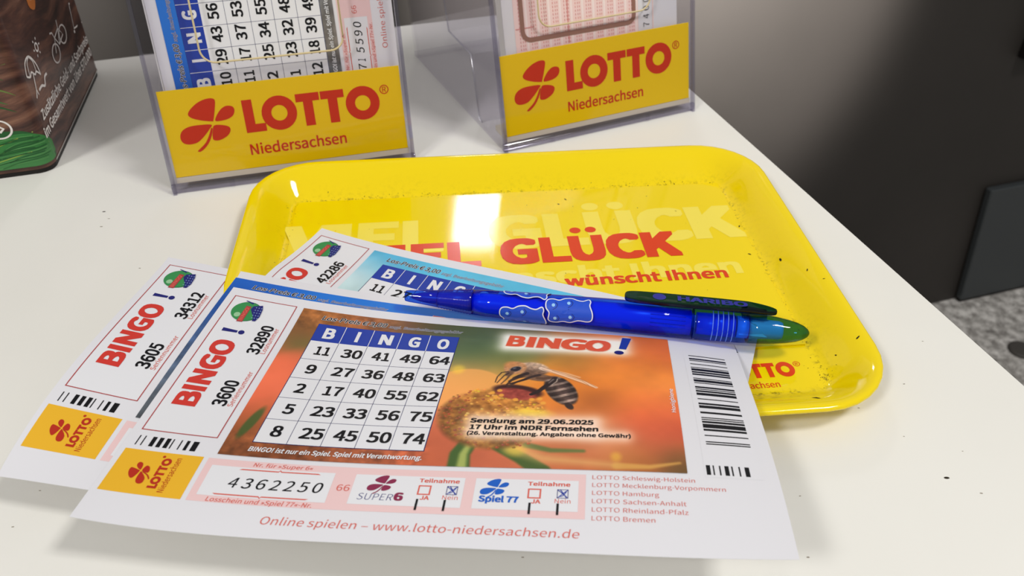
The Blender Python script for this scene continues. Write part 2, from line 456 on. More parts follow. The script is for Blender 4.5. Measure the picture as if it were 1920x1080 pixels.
for x, y, r in TABLE_FLECKS:
    a = random.uniform(-.3, .3); pt.poly([(x + r * math.cos(t + a) * 1.5, y + r * math.sin(t) * .7) for t in np.linspace(0, 2 * pi, 8, endpoint=False)], FLECK if r > .0025 else mat('grey_fleck', (150, 140, 126), .7, .2), 0)
fit(mb.build('tabletop'), tb)
mb = MB(); q = [P_(0.12, 0.12), P_(5.0, 0.12), P_(5.0, 4.4), P_(0.12, 4.4)]
mb.prism([(x, y, FZ) for x, y in q], (0, 0, -0.19 - FZ), mat('counter_body_white', (205, 202, 196), 0.5))
fit(mb.build('body'), tb)

# ------------------------------------------------------------------ low slate cabinet panel, hung box, floor disc
SLATE = mat('slate_panel', (58, 62, 64), 0.45, 0.4)
BLK = mat('black_plastic', (22, 18, 17), 0.5, 0.3)
lc = empty('low_cabinet', W(5.9, 3.98, FZ)); tag(lc, 'low dark slate-grey cabinet on the carpet against the dark wall', 'cabinet')
mb = MB(); mb.prism([W(5.205, 4.03, FZ + .035), W(7.4, 4.03, FZ + .035), W(7.4, 4.03, -2.30), W(5.045, 4.03, -2.30)], (wn[0] * .06, wn[1] * .06, 0), SLATE); fit(mb.build('front_panel', bevel=0.012), lc)
mb = MB(); mb.box((5.22, 4.045, FZ), (7.38, 4.09, FZ + 0.035), BLK, W); fit(mb.build('plinth'), lc)
mb = MB(); mb.box((4.85, 4.0, -1.25), (5.9, 4.1, 0.3), BLK, W)
tag(mb.build('wall_panel_box', bevel=0.01), 'black flat case mounted on the dark wall above the slate cabinet', 'case')
mb = MB(); th = np.linspace(0, 2 * pi, 28, endpoint=False)
mb.rings([[(3.99 + r * math.cos(t), 4.83 + r * math.sin(t), z) for t in th] for r, z in ((0.098, FZ), (0.096, FZ + .02), (0.085, FZ + .028))], mat('dark_grey_rubber', (70, 66, 62), 0.7), cap=(True, True))
tag(mb.build('floor_disc'), 'small dark grey round disc lying on the speckled carpet', 'disc')

# ------------------------------------------------------------------ tray
T_o = np.array([0.0277, 1.2766]); T_a = 0.0941
T_d = np.array([math.cos(T_a), math.sin(T_a)]); T_n = np.array([-T_d[1], T_d[0]])
def TR(x, y, z): p = T_o + T_d * x + T_n * y; return (p[0], p[1], z)
def rrect(hx, hy, rc, nc=9, ns=22):
    pts = []
    cs = [(hx - rc, hy - rc, 0), (-hx + rc, hy - rc, pi / 2), (-hx + rc, -hy + rc, pi), (hx - rc, -hy + rc, 3 * pi / 2)]
    for i, (cx, cy, a0) in enumerate(cs):
        arc = [(cx + rc * math.cos(a0 + t), cy + rc * math.sin(a0 + t)) for t in np.linspace(0, pi / 2, nc)]
        pts += arc
        nx = cs[(i + 1) % 4]; st = (nx[0] + rc * math.cos(nx[2]), nx[1] + rc * math.sin(nx[2]))
        for t in np.linspace(0, 1, ns + 1, endpoint=False)[1:]:
            pts.append((arc[-1][0] + (st[0] - arc[-1][0]) * t, arc[-1][1] + (st[1] - arc[-1][1]) * t))
    return pts
IX, IY, OX, OY, HT = 0.478, 0.332, 0.562, 0.4214, 0.0564
prof = [(-3.2, .0030, .0), (-0.5, .0030, .0), (-0.12, .0030, .0), (-0.05, .0030, .4), (0.0, .0032, 1.), (0.04, .0040, .8), (0.10, .0065, .3), (0.22, .0145, .12), (0.36, .0255, .06), (0.5, .0365, .03),
        (0.64, .0460, 0), (0.76, .0522, 0), (0.86, .0555, 0), (0.93, .0564, 0), (0.98, .0556, 0), (1.005, .0530, 0), (1.01, .0500, 0), (1.0, .0482, 0), (0.97, .0476, 0),
        (0.9, .0485, 0), (0.78, .0455, 0), (0.62, .0375, 0), (0.45, .0245, 0), (0.3, .0125, 0), (0.2, .0045, 0), (0.12, .0005, 0), (-1.0, .0003, 0)]
rg = []; dirt = []
for r, z, dd in prof:
    hx = IX + r * (OX - IX); hy = IY + r * (OY - IY); rc = 0.022 + max(r, 0) * 0.115 if r > -1 else 0.01
    ring = rrect(hx, hy, rc)
    rg.append([TR(x, y, z) for x, y in ring]); dirt += [dd] * len(ring)
mb = MB(); mb.rings(rg, M_tray, cap=(True, True))
tray_mb = mb
tray = empty('coin_tray', (T_o[0], T_o[1], 0)); tag(tray, 'glossy yellow plastic tray with red lettering lying on the white table', 'tray')
# flecks and crumbs stuck to the plastic
random.seed(4)
def trz(x, y):
    r = max((abs(x) - IX) / (OX - IX), (abs(y) - IY) / (OY - IY))
    if r <= 0: return 0.0067 if y > -0.222 else 0.0032
    for (a, za, _), (b, zb, _) in zip(prof, prof[1:]):
        if a <= r <= b and a >= 0: return za + (zb - za) * (r - a) / (b - a)
    return HT
fl = MB()
spots = [(0.100, 0.27, .004), (0.118, 0.288, .004), (0.03, 0.272, .002), (-0.10, 0.26, .002), (-0.07, 0.235, .0022), (0.13, 0.258, .002), (0.47, 0.15, .004), (0.46, 0.05, .004), (0.505, 0.005, .005), (0.21, 0.20, .002),
         (0.541, -0.262, .0045), (0.505, -0.272, .003), (0.42, -0.388, .006), (0.53, -0.06, .003), (0.545, -0.10, .0025), (0.27, 0.24, .0018), (0.35, 0.22, .0018), (-0.02, 0.12, .002), (0.08, 0.02, .002), (0.30, 0.285, .002)]
for i in range(46):
    spots.append((0.478 + random.gauss(0, .010), -0.305 + random.gauss(0, .020), random.uniform(.0005, .0015)))
for i in range(130):
    spots.append((random.uniform(-.47, .47), 0.334 + random.gauss(0, .006), random.uniform(.0006, .0016)))
for i in range(50):
    spots.append((-0.478 + random.gauss(0, .006), random.uniform(.0, .33), random.uniform(.0006, .0018)))
for i in range(40):
    spots.append((0.480 + random.gauss(0, .005), random.uniform(-.28, .33), random.uniform(.0005, .0013)))
for i in range(40):
    spots.append((random.uniform(-.45, .45), random.uniform(-.2, .3), random.uniform(.0005, .0011)))
for x, y, r in spots:
    r *= .62
    a = random.uniform(0, pi); el = random.uniform(1, 2.2)
    ring = []
    for t in np.linspace(0, 2 * pi, 6, endpoint=False):
        X = r * el * math.cos(t); Y = r * math.sin(t) * random.uniform(.6, 1.1) * .7
        px, py = x + X * math.cos(a) - Y * math.sin(a), y + X * math.sin(a) + Y * math.cos(a)
        ring.append(TR(px, py, trz(px, py) + .0005))
    top = TR(x, y, trz(x, y) + .0005 + r * .35)
    fl.add(ring + [top], [(i, (i + 1) % 6, 6) for i in range(6)], FLECK)
fit(fl.build('dirt_flecks'), tray)['kind'] = 'stuff'
# insert plate with the printing on it
mb = MB(); hx = IX - .004; y0 = -0.2225; y1 = IY - .004
mb.prism([TR(-hx, y0, .0028), TR(hx, y0, .0028), TR(hx, y1, .0028), TR(-hx, y1, .0028)], (TR(0, 0, .0067)[0] - TR(0, 0, 0)[0], 0, .0039), M_tray)
pr = Print(lambda a, b, h: TR(a, b, .0067 + h), .00022, .0002, mb)
def heavy(word, x, y, w, h, m, ly, bold=0.055): pr.text(word, (x, y), w, h, m, ly, bold=bold)
# pale large lettering under the red one
heavy('VIEL', -0.487, 0.116, 0.330, 0.117, TRAYG, 0, .06)
heavy('GLUCK', -0.062, 0.112, 0.538, 0.121, TRAYG, 0, .065)
for x in (.166, .222): pr.disc(x, .254, .0185, .0150, TRAYG, 0, 26)
heavy('wünscht Ihnen', -0.155, -0.010, 0.585, 0.050, TRAYG, 0, .045)
heavy('VIEL', -0.345, 0.058, 0.262, 0.087, TRAYR, 2, .06)
heavy('GLUCK', -0.042, 0.058, 0.368, 0.087, TRAYR, 2, .065)
for x in (.1205, .1530): pr.disc(x, .1655, .0118, .0105, TRAYR, 2, 26)
heavy('wünscht Ihnen', 0.0745, -0.0215, 0.322, 0.031, TRAYR, 2, .04)
pr2 = Print(lambda a, b, h: TR(a, b, .0030 + h), .00022, .0002, tray_mb)
lotto(pr2, (0.307, -0.2955), 0.472, TRAYR, 1, dx=(.89, 0))
pr2.text('Niedersachsen', (0.288, -0.3192), 0.108, 0.0135, TRAYR, 1, bold=.01)
pr2.disc(0.4415, -0.267, .0062, .0062, TRAYR, 1, hole=.82); pr2.text('R', (0.4392, -0.2702), .0048, .0062, TRAYR, 2)
insert = fit(pr.build('insert_plate'), tray)
body = fit(pr2.build('tray_body'), tray)
at = body.data.attributes.new('dirt', 'FLOAT', 'POINT'); at.data.foreach_set('value', dirt + [0.0] * (len(body.data.vertices) - len(dirt)))

# ------------------------------------------------------------------ ticket sheets
from math import comb
TW, TH = 0.913, 0.5295
CP = {
 'A': [[[-0.5065, 1.1912, 0.0592], [-0.5318, 1.0157, 0.0701], [-0.5501, 0.8396, 0.0817], [-0.5734, 0.6642, 0.0954]], [[-0.2843, 1.1582, 0.0312], [-0.3057, 0.9855, 0.0172], [-0.3265, 0.8125, 0.097], [-0.3455, 0.6337, 0.0681]], [[-0.0626, 1.1315, 0.0128], [-0.0779, 0.9517, 0.0448], [-0.0996, 0.7877, 0.0829], [-0.1142, 0.6156, 0.1217]], [[0.1651, 1.1153, 0.0476], [0.146, 0.9474, 0.0872], [0.1287, 0.7721, 0.147], [0.1132, 0.5926, 0.1087]], [[0.3883, 1.0864, 0.0181], [0.3733, 0.9185, 0.0702], [0.3561, 0.7501, 0.1265], [0.3402, 0.5742, 0.1392]]],
 'B': [[[-0.6486, 1.2714, 0.0674], [-0.6731, 1.0986, 0.0738], [-0.694, 0.9189, 0.1179], [-0.724, 0.7558, 0.063]], [[-0.4246, 1.2382, 0.0397], [-0.4484, 1.0621, 0.0729], [-0.4714, 0.8988, 0.0191], [-0.5036, 0.7087, 0.0827]], [[-0.199, 1.2049, 0.0042], [-0.2231, 1.033, 0.0027], [-0.2533, 0.8436, 0.0432], [-0.2681, 0.6822, 0.0296]], [[0.0283, 1.1724, 0.0256], [0.002, 0.9964, 0.0332], [-0.0215, 0.836, 0.1039], [-0.049, 0.6541, 0.1071]], [[0.2538, 1.1391, 0.0232], [0.2284, 0.9642, 0.0314], [0.2024, 0.7956, 0.0849], [0.1774, 0.6254, 0.1231]]],
 'C': [[[-0.3988, 1.4491, 0.0136], [-0.4686, 1.2856, 0.0095], [-0.5253, 1.1234, 0.077], [-0.5939, 0.9601, 0.0712]], [[-0.1901, 1.3609, 0.0002], [-0.2537, 1.1987, 0.0062], [-0.3258, 1.0363, -0.0023], [-0.3855, 0.8733, 0.0368]], [[0.0177, 1.2826, 0.0253], [-0.0423, 1.1162, -0.0018], [-0.1037, 0.9492, 0.0185], [-0.1691, 0.7859, 0.049]], [[0.2309, 1.2039, 0.0304], [0.1673, 1.0389, 0.0102], [0.1056, 0.8698, 0.0385], [0.0442, 0.7209, 0.1113]], [[0.442, 1.1239, 0.0098], [0.3809, 0.9581, 0.0236], [0.3208, 0.8008, 0.0838], [0.2578, 0.6395, 0.1196]]]}
def bern(n, t): return np.stack([comb(n, i) * t ** i * (1 - t) ** (n - i) for i in range(n + 1)], -1)
class Sheet:
    def __init__(self, cp, sag=0.0): self.cp = np.array(cp); self.sag = sag      # sag: how far the covered middle settles under the sheets above
    def pts(self, u, v):
        u = np.asarray(u, float); v = np.asarray(v, float); p = np.einsum('...i,...j,ijk->...k', bern(4, u), bern(3, v), self.cp)
        if self.sag:
            t = np.clip((v - .30) / .12, 0, 1); p[..., 2] -= self.sag * t * t * (3 - 2 * t)
        return p
    def many(self, U, V, h):
        U = np.asarray(U, float) / TW; V = np.asarray(V, float) / TH; e = 1e-3
        p = self.pts(U, V); n = np.cross(self.pts(U, V + e) - self.pts(U, V - e), self.pts(U + e, V) - self.pts(U - e, V))
        n /= np.linalg.norm(n, axis=-1, keepdims=True)
        return p + n * h
    def __call__(self, u, v, h): return tuple(self.many(u, v, h))
class Flat:
    """a ticket standing on its short side behind a leaflet holder's front"""
    def __init__(self, fn): self.fn = fn
    def many(self, U, V, h):
        U = np.asarray(U, float); V = np.asarray(V, float)
        H = np.broadcast_to(np.asarray(h, float).reshape(-1) if np.ndim(h) else float(h), (U.size,))
        return np.array([self.fn(a, b, c) for a, b, c in zip(U.ravel(), V.ravel(), H)]).reshape(U.shape + (3,))
    def __call__(self, u, v, h): return self.fn(u, v, h)

def sheet_mesh(fn, w, h, nu, nv, t=0.0006):
    U, V = np.meshgrid(np.linspace(0, w, nu + 1), np.linspace(0, h, nv + 1), indexing='ij')
    a = fn.many(U, V, 0.0).reshape(-1, 3); b = fn.many(U, V, -t).reshape(-1, 3); n = len(a); nn = nv + 1
    F = []
    for i in range(nu):
        for j in range(nv):
            p = i * nn + j; F.append((p, p + 1, p + nn + 1, p + nn)); F.append((n + p, n + p + nn, n + p + nn + 1, n + p + 1))
    for i in range(nu):
        for j in (0, nv):
            p = i * nn + j; F.append((p, p + nn, n + p + nn, n + p))
    for j in range(nv):
        for i in (0, nu):
            p = i * nn + j; F.append((p, p + 1, n + p + 1, n + p))
    mb = MB(); k2 = 2 * nu * nv; mb.add(np.vstack([a, b]), F[:k2], PAPER, True); mb.add(np.vstack([a, b]), F[k2:], PAPER, False); return mb

def photo_mesh(name, fn, u0, v0, u1, v1, nu, nv, img, parent, h=0.0010):
    """printed photograph: a dense grid whose vertices carry the print's own colours"""
    U, V = np.meshgrid(np.linspace(u0, u1, nu), np.linspace(v0, v1, nv), indexing='ij')
    P = fn.many(U, V, h).reshape(-1, 3) * S
    rgb = np.clip(img(U, V) * 1.09, 0, 255) / 255.0
    rl = np.where(rgb <= 0.04045, rgb / 12.92, ((rgb + 0.055) / 1.055) ** 2.4).reshape(-1, 3)
    i, j = np.meshgrid(np.arange(nu - 1), np.arange(nv - 1), indexing='ij'); p = (i * nv + j).ravel()
    Fq = np.stack([p, p + 1, p + nv + 1, p + nv], 1).astype(np.int32)
    me = bpy.data.meshes.new(name)
    me.vertices.add(len(P)); me.vertices.foreach_set('co', P.ravel())
    me.loops.add(Fq.size); me.loops.foreach_set('vertex_index', Fq.ravel())
    me.polygons.add(len(Fq)); me.polygons.foreach_set('loop_start', np.arange(0, Fq.size, 4, dtype=np.int32))
    me.polygons.foreach_set('use_smooth', np.ones(len(Fq), bool))
    me.update(calc_edges=True); me.validate()
    ca = me.color_attributes.new('Col', 'FLOAT_COLOR', 'POINT')
    ca.data.foreach_set('color', np.concatenate([rl, np.ones((len(rl), 1))], 1).ravel())
    me.materials.append(M_photo)
    o = bpy.data.objects.new(name, me); COL.objects.link(o); o.parent = parent
    return o

# ---- procedural pictures -------------------------------------------------
rs = np.random.RandomState(7)
def vnoise(U, V, f, seed=0):
    r = np.random.RandomState(seed); G = r.rand(260, 260)
    x = U * f + 31.7; y = V * f + 17.3; xi = np.floor(x).astype(int); yi = np.floor(y).astype(int); fx = x - xi; fy = y - yi
    fx = fx * fx * (3 - 2 * fx); fy = fy * fy * (3 - 2 * fy); g = lambda a, b: G[a % 260, b % 260]
    return (g(xi, yi) * (1 - fx) + g(xi + 1, yi) * fx) * (1 - fy) + (g(xi, yi + 1) * (1 - fx) + g(xi + 1, yi + 1) * fx) * fy
def fbm(U, V, f, seed=0, o=3): return sum(vnoise(U, V, f * 2 ** i, seed + i) / 2 ** (i + 1) for i in range(o)) / (1 - 0.5 ** o)
def rbf(U, V, pts):
    num = np.zeros(U.shape + (3,)); den = np.zeros(U.shape) + 1e-12
    for u, v, s, c in pts:
        w = np.exp(-((U - u) ** 2 + (V - v) ** 2) / (2 * s * s)) + 1e-9 / ((U - u) ** 2 + (V - v) ** 2 + 1e-3)
        num += w[..., None] * np.array(c, float); den += w
    return num / den[..., None]
def over(img, mask, c): return img * (1 - mask[..., None]) + np.array(c, float) * mask[..., None]
def sst(a, b, x): t = np.clip((x - a) / (b - a), 0, 1); return t * t * (3 - 2 * t)
def ell(U, V, cu, cv, ru, rv, ang=0.0, soft=0.12):
    a = math.radians(ang); X = (U - cu) * math.cos(a) + (V - cv) * math.sin(a); Y = -(U - cu) * math.sin(a) + (V - cv) * math.cos(a)
    d = np.sqrt((X / ru) ** 2 + (Y / rv) ** 2); return 1 - sst(1 - soft, 1 + soft, d), X, Y
def seg(U, V, pts, w0, w1, soft=0.0007):
    m = np.zeros(U.shape); n = len(pts) - 1
    for i in range(n):
        (a, b), (c, d) = pts[i], pts[i + 1]; L2 = (c - a) ** 2 + (d - b) ** 2
        t = np.clip(((U - a) * (c - a) + (V - b) * (d - b)) / L2, 0, 1)
        dist = np.hypot(U - a - t * (c - a), V - b - t * (d - b)); w = w0 + (w1 - w0) * (i + t) / n
        m = np.maximum(m, 1 - sst(w - soft, w + soft, dist))
    return m
def glow(U, V, u0, v0, u1, v1, s):
    dx = np.maximum(np.maximum(u0 - U, U - u1), 0); dy = np.maximum(np.maximum(v0 - V, V - v1), 0)
    return np.exp(-(dx ** 2 + dy ** 2) / (2 * s * s))

def bee_image(U, V):
    img = rbf(U, V, [
        (.150, .03, .03, (128, 78, 40)), (.19, .05, .03, (150, 96, 50)), (.25, .03, .04, (150, 88, 52)), (.32, .03, .04, (112, 76, 50)), (.40, .03, .04, (78, 78, 56)), (.47, .05, .05, (76, 92, 66)), (.47, .12, .045, (74, 104, 62)), (.52, .12, .03, (112, 118, 62)),
        (.15, .09, .025, (120, 84, 50)), (.165, .13, .02, (78, 92, 46)), (.15, .17, .03, (196, 92, 58)), (.16, .22, .04, (222, 112, 78)), (.15, .28, .03, (205, 96, 62)), (.17, .33, .03, (150, 84, 48)), (.15, .37, .03, (110, 64, 36)), (.25, .385, .04, (120, 66, 38)), (.35, .385, .04, (140, 76, 48)),
        (.46, .18, .035, (238, 164, 90)), (.52, .19, .04, (226, 152, 70)), (.445, .24, .03, (222, 140, 82)), (.44, .33, .04, (196, 98, 66)), (.44, .385, .04, (170, 84, 52)), (.55, .03, .04, (92, 84, 58)), (.62, .03, .03, (176, 96, 50)), (.70, .05, .04, (208, 110, 58)), (.78, .04, .04, (196, 96, 50)), (.785, .09, .03, (202, 98, 44)),
        (.64, .12, .03, (150, 116, 48)), (.69, .13, .035, (214, 122, 46)), (.75, .12, .04, (222, 122, 44)), (.70, .17, .04, (222, 126, 46)), (.77, .18, .04, (226, 134, 58)), (.65, .19, .04, (218, 122, 42)), (.67, .235, .022, (150, 78, 34)), (.72, .24, .03, (214, 112, 48)), (.765, .25, .035, (206, 96, 52)), (.735, .285, .025, (204, 84, 50)), (.79, .31, .03, (186, 78, 50)), (.755, .33, .03, (182, 84, 54)), (.785, .36, .02, (110, 78, 40)), (.79, .39, .02, (84, 66, 34)),
        (.60, .21, .04, (224, 130, 42)), (.62, .29, .04, (214, 120, 60)), (.60, .35, .03, (190, 110, 70)), (.66, .36, .04, (176, 92, 52)), (.72, .375, .03, (158, 98, 44)), (.54, .38, .03, (188, 98, 66)), (.50, .39, .03, (180, 92, 62)), (.68, .325, .03, (216, 150, 110))])
    img *= (0.93 + 0.16 * fbm(U, V, 22, 3))[..., None]
    # out-of-focus berries left of the number grid
    tex = fbm(U, V, 90, 11); mk = np.maximum(glow(U, V, .14, .02, .30, .06, .012), glow(U, V, .14, .36, .42, .40, .01)) * 0.75
    img = img * (1 - mk[..., None]) + (img * (0.62 + 0.85 * tex)[..., None]) * mk[..., None]
    m, _, _ = ell(U, V, .158, .21, .035, .075, 20, .25); img = over(img, m * .55, (228, 108, 74))
    m, _, _ = ell(U, V, .163, .325, .008, .035, 12, .3); img = over(img, m * .8, (52, 84, 38))
    # petals behind the flower head
    m, _, _ = ell(U, V, .470, .215, .062, .060, 0, .05); img = over(img, m * .75, (232, 160, 84))
    m, _, _ = ell(U, V, .447, .158, .010, .012, 0, .6); img = over(img, m * .5, (244, 206, 60))
    # leaves and stem under the head
    img = over(img, seg(U, V, [(.493, .345), (.484, .37), (.486, .40)], .013, .016, .003), (62, 88, 38))
    img = over(img, seg(U, V, [(.494, .35), (.489, .37), (.49, .40)], .004, .007, .004), (150, 160, 84))
    img = over(img, seg(U, V, [(.535, .352), (.57, .375), (.60, .40)], .009, .013, .003), (66, 86, 36))
    img = over(img, seg(U, V, [(.575, .348), (.61, .358), (.655, .358)], .006, .003, .003), (96, 104, 52))
    img = over(img, seg(U, V, [(.555, .353), (.60, .375), (.70, .385)], .012, .004, .01) * .55, (216, 176, 108))
    m, _, _ = ell(U, V, .560, .358, .014, .012, 20, .7); img = over(img, m * .6, (226, 190, 70))
    m, _, _ = ell(U, V, .700, .368, .007, .009, 0, .7); img = over(img, m * .5, (222, 180, 58))
    img = over(img, seg(U, V, [(.70, .386), (.745, .386), (.785, .376)], .006, .002, .003) * .8, (200, 150, 74))
    # flower head: stamens as a mass of small blobs
    m, X, Y = ell(U, V, .520, .285, .082, .072, 8, .10)
    n = fbm(U, V, 130, 21, 2); n2 = fbm(U, V, 60, 33)
    head = np.stack([150 + 90 * n, 92 + 80 * n, 40 + 40 * n], -1) * (0.62 + 0.62 * n2)[..., None]
    dk = (1 - .42 * sst(.475, .445, U + .25 * (n2 - .5) * .1) - .30 * sst(.315, .35, V))[..., None]; head = head * dk * np.array((1.0, .97, .95))
    img = img * (1 - m[..., None]) + head * m[..., None]
    r2 = np.random.RandomState(5)
    for _ in range(330):
        a = r2.rand() * 2 * pi; rr = math.sqrt(r2.rand()); u = .520 + .084 * rr * math.cos(a); v = .285 + .074 * rr * math.sin(a) + .011 * rr * math.cos(a)
        if v < .215 and u > .50: continue
        s = r2.uniform(.0018, .0038); lo_ = (u < .478) or (v > .315)
        c = (r2.randint(110, 165), r2.randint(56, 92), r2.randint(26, 52)) if lo_ or r2.rand() < .3 else (r2.randint(196, 242), r2.randint(140, 184), r2.randint(40, 92))
        iu = np.abs(U - u) < .012; iu &= np.abs(V - v) < .012
        if not iu.any(): continue
        mm = np.zeros(U.shape); d = np.hypot(U[iu] - u, (V[iu] - v) * 1.15); mm[iu] = 1 - sst(s * .55, s, d)
        img = over(img, mm * .8, c)
        mm = np.zeros(U.shape); d = np.hypot(U[iu] - u + s * .3, V[iu] - v + s * .35); mm[iu] = 1 - sst(s * .1, s * .45, d)
        img = over(img, mm * .6, tuple(min(255, k_ + 45) for k_ in c))
    m, _, _ = ell(U, V, .575, .272, .028, .010, 6, .7); img = over(img, m * .8, (240, 200, 58))
    # dark centre of the flower with its maroon disc
    m, _, _ = ell(U, V, .550, .216, .040, .017, 12, .18); img = over(img, m, (58, 30, 26))
    m, X, Y = ell(U, V, .548, .224, .032, .015, 13, .2)
    t = fbm(U, V, 160, 44, 2); c = np.stack([118 + 60 * t, 46 + 36 * t, 40 + 26 * t], -1); img = img * (1 - m[..., None]) + c * m[..., None]
    for cu, cv in ((.522, .215), (.526, .228), (.518, .233), (.549, .239), (.511, .222), (.586, .236), (.592, .247), (.574, .238)):
        m, _, _ = ell(U, V, cu, cv, .0042, .0042, 0, .3); img = over(img, m * .9, (226, 158, 62))
    # bee: far legs, abdomen, thorax, head, wings, near legs
    leg = lambda pts, a, b, c=(44, 32, 28): seg(U, V, pts, a, b)
    img = over(img, leg([(.566, .168), (.548, .176), (.537, .186), (.531, .198)], .0038, .0016), (62, 44, 36))
    img = over(img, leg([(.574, .171), (.560, .181), (.546, .190), (.533, .204)], .0036, .0016), (66, 46, 36))
    m, X, Y = ell(U, V, .582, .176, .026, .010, 8, .2); c = np.stack([96 + 40 * fbm(U, V, 180, 2), 70 + 30 * fbm(U, V, 180, 2), 52 + 20 * fbm(U, V, 180, 2)], -1); img = img * (1 - m[..., None]) + c * m[..., None]
    m, X, Y = ell(U, V, .617, .211, .043, .0225, 66, .09)
    band = 0.5 + 0.5 * np.cos(X / .0165 * 2 * pi + Y * Y * 900 + .6); tn = fbm(U, V, 170, 61, 2)
    lightb = sst(.45, .95, band); sh = 1 - 0.45 * sst(.0, .9, np.abs(Y) / .0225)
    c = (np.array((78, 60, 54)) * (1 - lightb[..., None]) + np.array((164, 138, 124)) * lightb[..., None]) * (sh * (0.68 + .6 * tn))[..., None]
    img = img * (1 - m[..., None]) + c * m[..., None]
    m, X, Y = ell(U, V, .6315, .2535, .010, .0055, 60, .2); img = over(img, m, (50, 36, 32))
    img = over(img, leg([(.606, .178), (.600, .190), (.590, .204), (.582, .216), (.572, .224)], .0052, .0034), (40, 30, 28))
    img = over(img, seg(U, V, [(.6035, .180), (.597, .191)], .0016, .001) * .6, (150, 134, 128))
    img = over(img, seg(U, V, [(.610, .178), (.609, .186), (.602, .196)], .0008, .0005) * .8, (216, 196, 176))
    img = over(img, leg([(.596, .176), (.588, .178), (.578, .177)], .0040, .003), (88, 62, 46))
    m, X, Y = ell(U, V, .568, .150, .0275, .0205, 14, .16); tn = fbm(U, V, 230, 71, 2)
    top = sst(.014, -.016, Y); c = (np.array((104, 78, 62)) * (1 - top[..., None]) + np.array((196, 164, 138)) * top[..., None]) * (0.72 + .52 * tn)[..., None]
    img = img * (1 - m[..., None]) + c * m[..., None]
    m, X, Y = ell(U, V, .5395, .148, .0185, .0195, 10, .14); c = np.stack([150 + 60 * tn, 104 + 48 * tn, 66 + 40 * tn], -1); img = img * (1 - m[..., None]) + c * m[..., None]
    m, _, _ = ell(U, V, .531, .138, .011, .010, -20, .4); img = over(img, m * .6, (198, 130, 74))
    m, _, _ = ell(U, V, .5405, .1515, .0115, .0082, -38, .08); img = over(img, m, (150, 122, 100))
    m, _, _ = ell(U, V, .5405, .1515, .0092, .0066, -38, .1); img = over(img, m, (38, 34, 40))
    m, _, _ = ell(U, V, .5385, .1490, .0035, .0020, -38, .5); img = over(img, m * .6, (120, 120, 130))
    m, _, _ = ell(U, V, .532, .165, .006, .009, 30, .3); img = over(img, m, (104, 76, 58))
    for pts in ([(.529, .160), (.519, .163), (.5135, .176), (.512, .192)], [(.531, .164), (.524, .172), (.519, .184), (.515, .194)]):
        img = over(img, leg(pts, .0012, .0008), (36, 28, 28))
    img = over(img, leg([(.534, .168), (.529, .182), (.522, .196)], .0019, .0011), (92, 66, 46))
    img = over(img, leg([(.560, .164), (.548, .172), (.541, .178)], .0040, .0028), (48, 36, 32))
    img = over(img, leg([(.541, .178), (.533, .188)], .0018, .0012), (60, 44, 38))
    img = over(img, leg([(.580, .168), (.566, .175), (.559, .181)], .0036, .0026), (52, 38, 34))
    img = over(img, leg([(.559, .181), (.546, .190), (.536, .195)], .0026, .0016), (48, 34, 30))
    w1 = seg(U, V, [(.582, .147), (.620, .166), (.652, .186), (.6715, .2005)], .0045, .0024, .0012)
    img = img * (1 - .72 * w1[..., None]) + np.array((236, 206, 184)) * .72 * w1[..., None]
    w2 = seg(U, V, [(.590, .150), (.625, .162), (.645, .172)], .0035, .0018, .0012)
    img = img * (1 - .55 * w2[..., None]) + np.array((230, 190, 160)) * .55 * w2[..., None]
    for pts in ([(.584, .144), (.62, .161), (.655, .183), (.672, .2005)], [(.583, .149), (.616, .169), (.650, .190), (.668, .2015)], [(.60, .153), (.63, .171)], [(.625, .168), (.65, .183), (.66, .195)]):
        img = over(img, seg(U, V, pts, .0006, .0005, .0005) * .75, (150, 104, 74))
    # pale glows behind the headings
    g = glow(U, V, .520, .052, .712, .080, .0125); g = np.minimum(1, g * 1.02); img = over(img, g * .93, (240, 236, 226))
    g = glow(U, V, .495, .292, .668, .318, .011); img = over(img, g * .80, (238, 214, 196))
    g = glow(U, V, .500, .322, .712, .326, .009); img = over(img, g * .62, (240, 218, 200))
    m, _, _ = ell(U, V, .722, .037, .0075, .0075, 0, .9); img = over(img, m * .85, (190, 220, 255))
    return img
def sea_image(U, V):
    img = rbf(U, V, [(.15, .02, .06, (22, 92, 186)), (.45, .02, .1, (30, 108, 196)), (.75, .02, .1, (66, 138, 206)), (.145, .12, .05, (30, 66, 130)), (.145, .20, .04, (76, 100, 140)), (.145, .26, .04, (64, 84, 116)), (.145, .30, .04, (96, 108, 122)), (.145, .37, .05, (72, 76, 80)), (.3, .39, .06, (104, 98, 92)), (.6, .3, .12, (90, 120, 150))])
    k_ = sst(.10, .26, V) * .35; return img * (1 - k_ + 2 * k_ * fbm(U, V, 60, 5))[..., None]
def sky_image(U, V):
    img = rbf(U, V, [(.15, .02, .05, (74, 160, 196)), (.4, .02, .1, (82, 172, 204)), (.75, .02, .1, (92, 176, 204)), (.15, .07, .02, (140, 190, 206)), (.145, .11, .03, (196, 212, 214)), (.16, .2, .06, (176, 200, 200)), (.4, .06, .05, (92, 176, 204))])
    return img * (0.95 + 0.1 * fbm(U, V, 30, 8))[..., None]

UP = dict(dx=(0, -1), dy=(-1, 0))     # lettering that climbs the sheet
FW = dict(dx=(1, 0), dy=(0, -1))      # lettering along the sheet

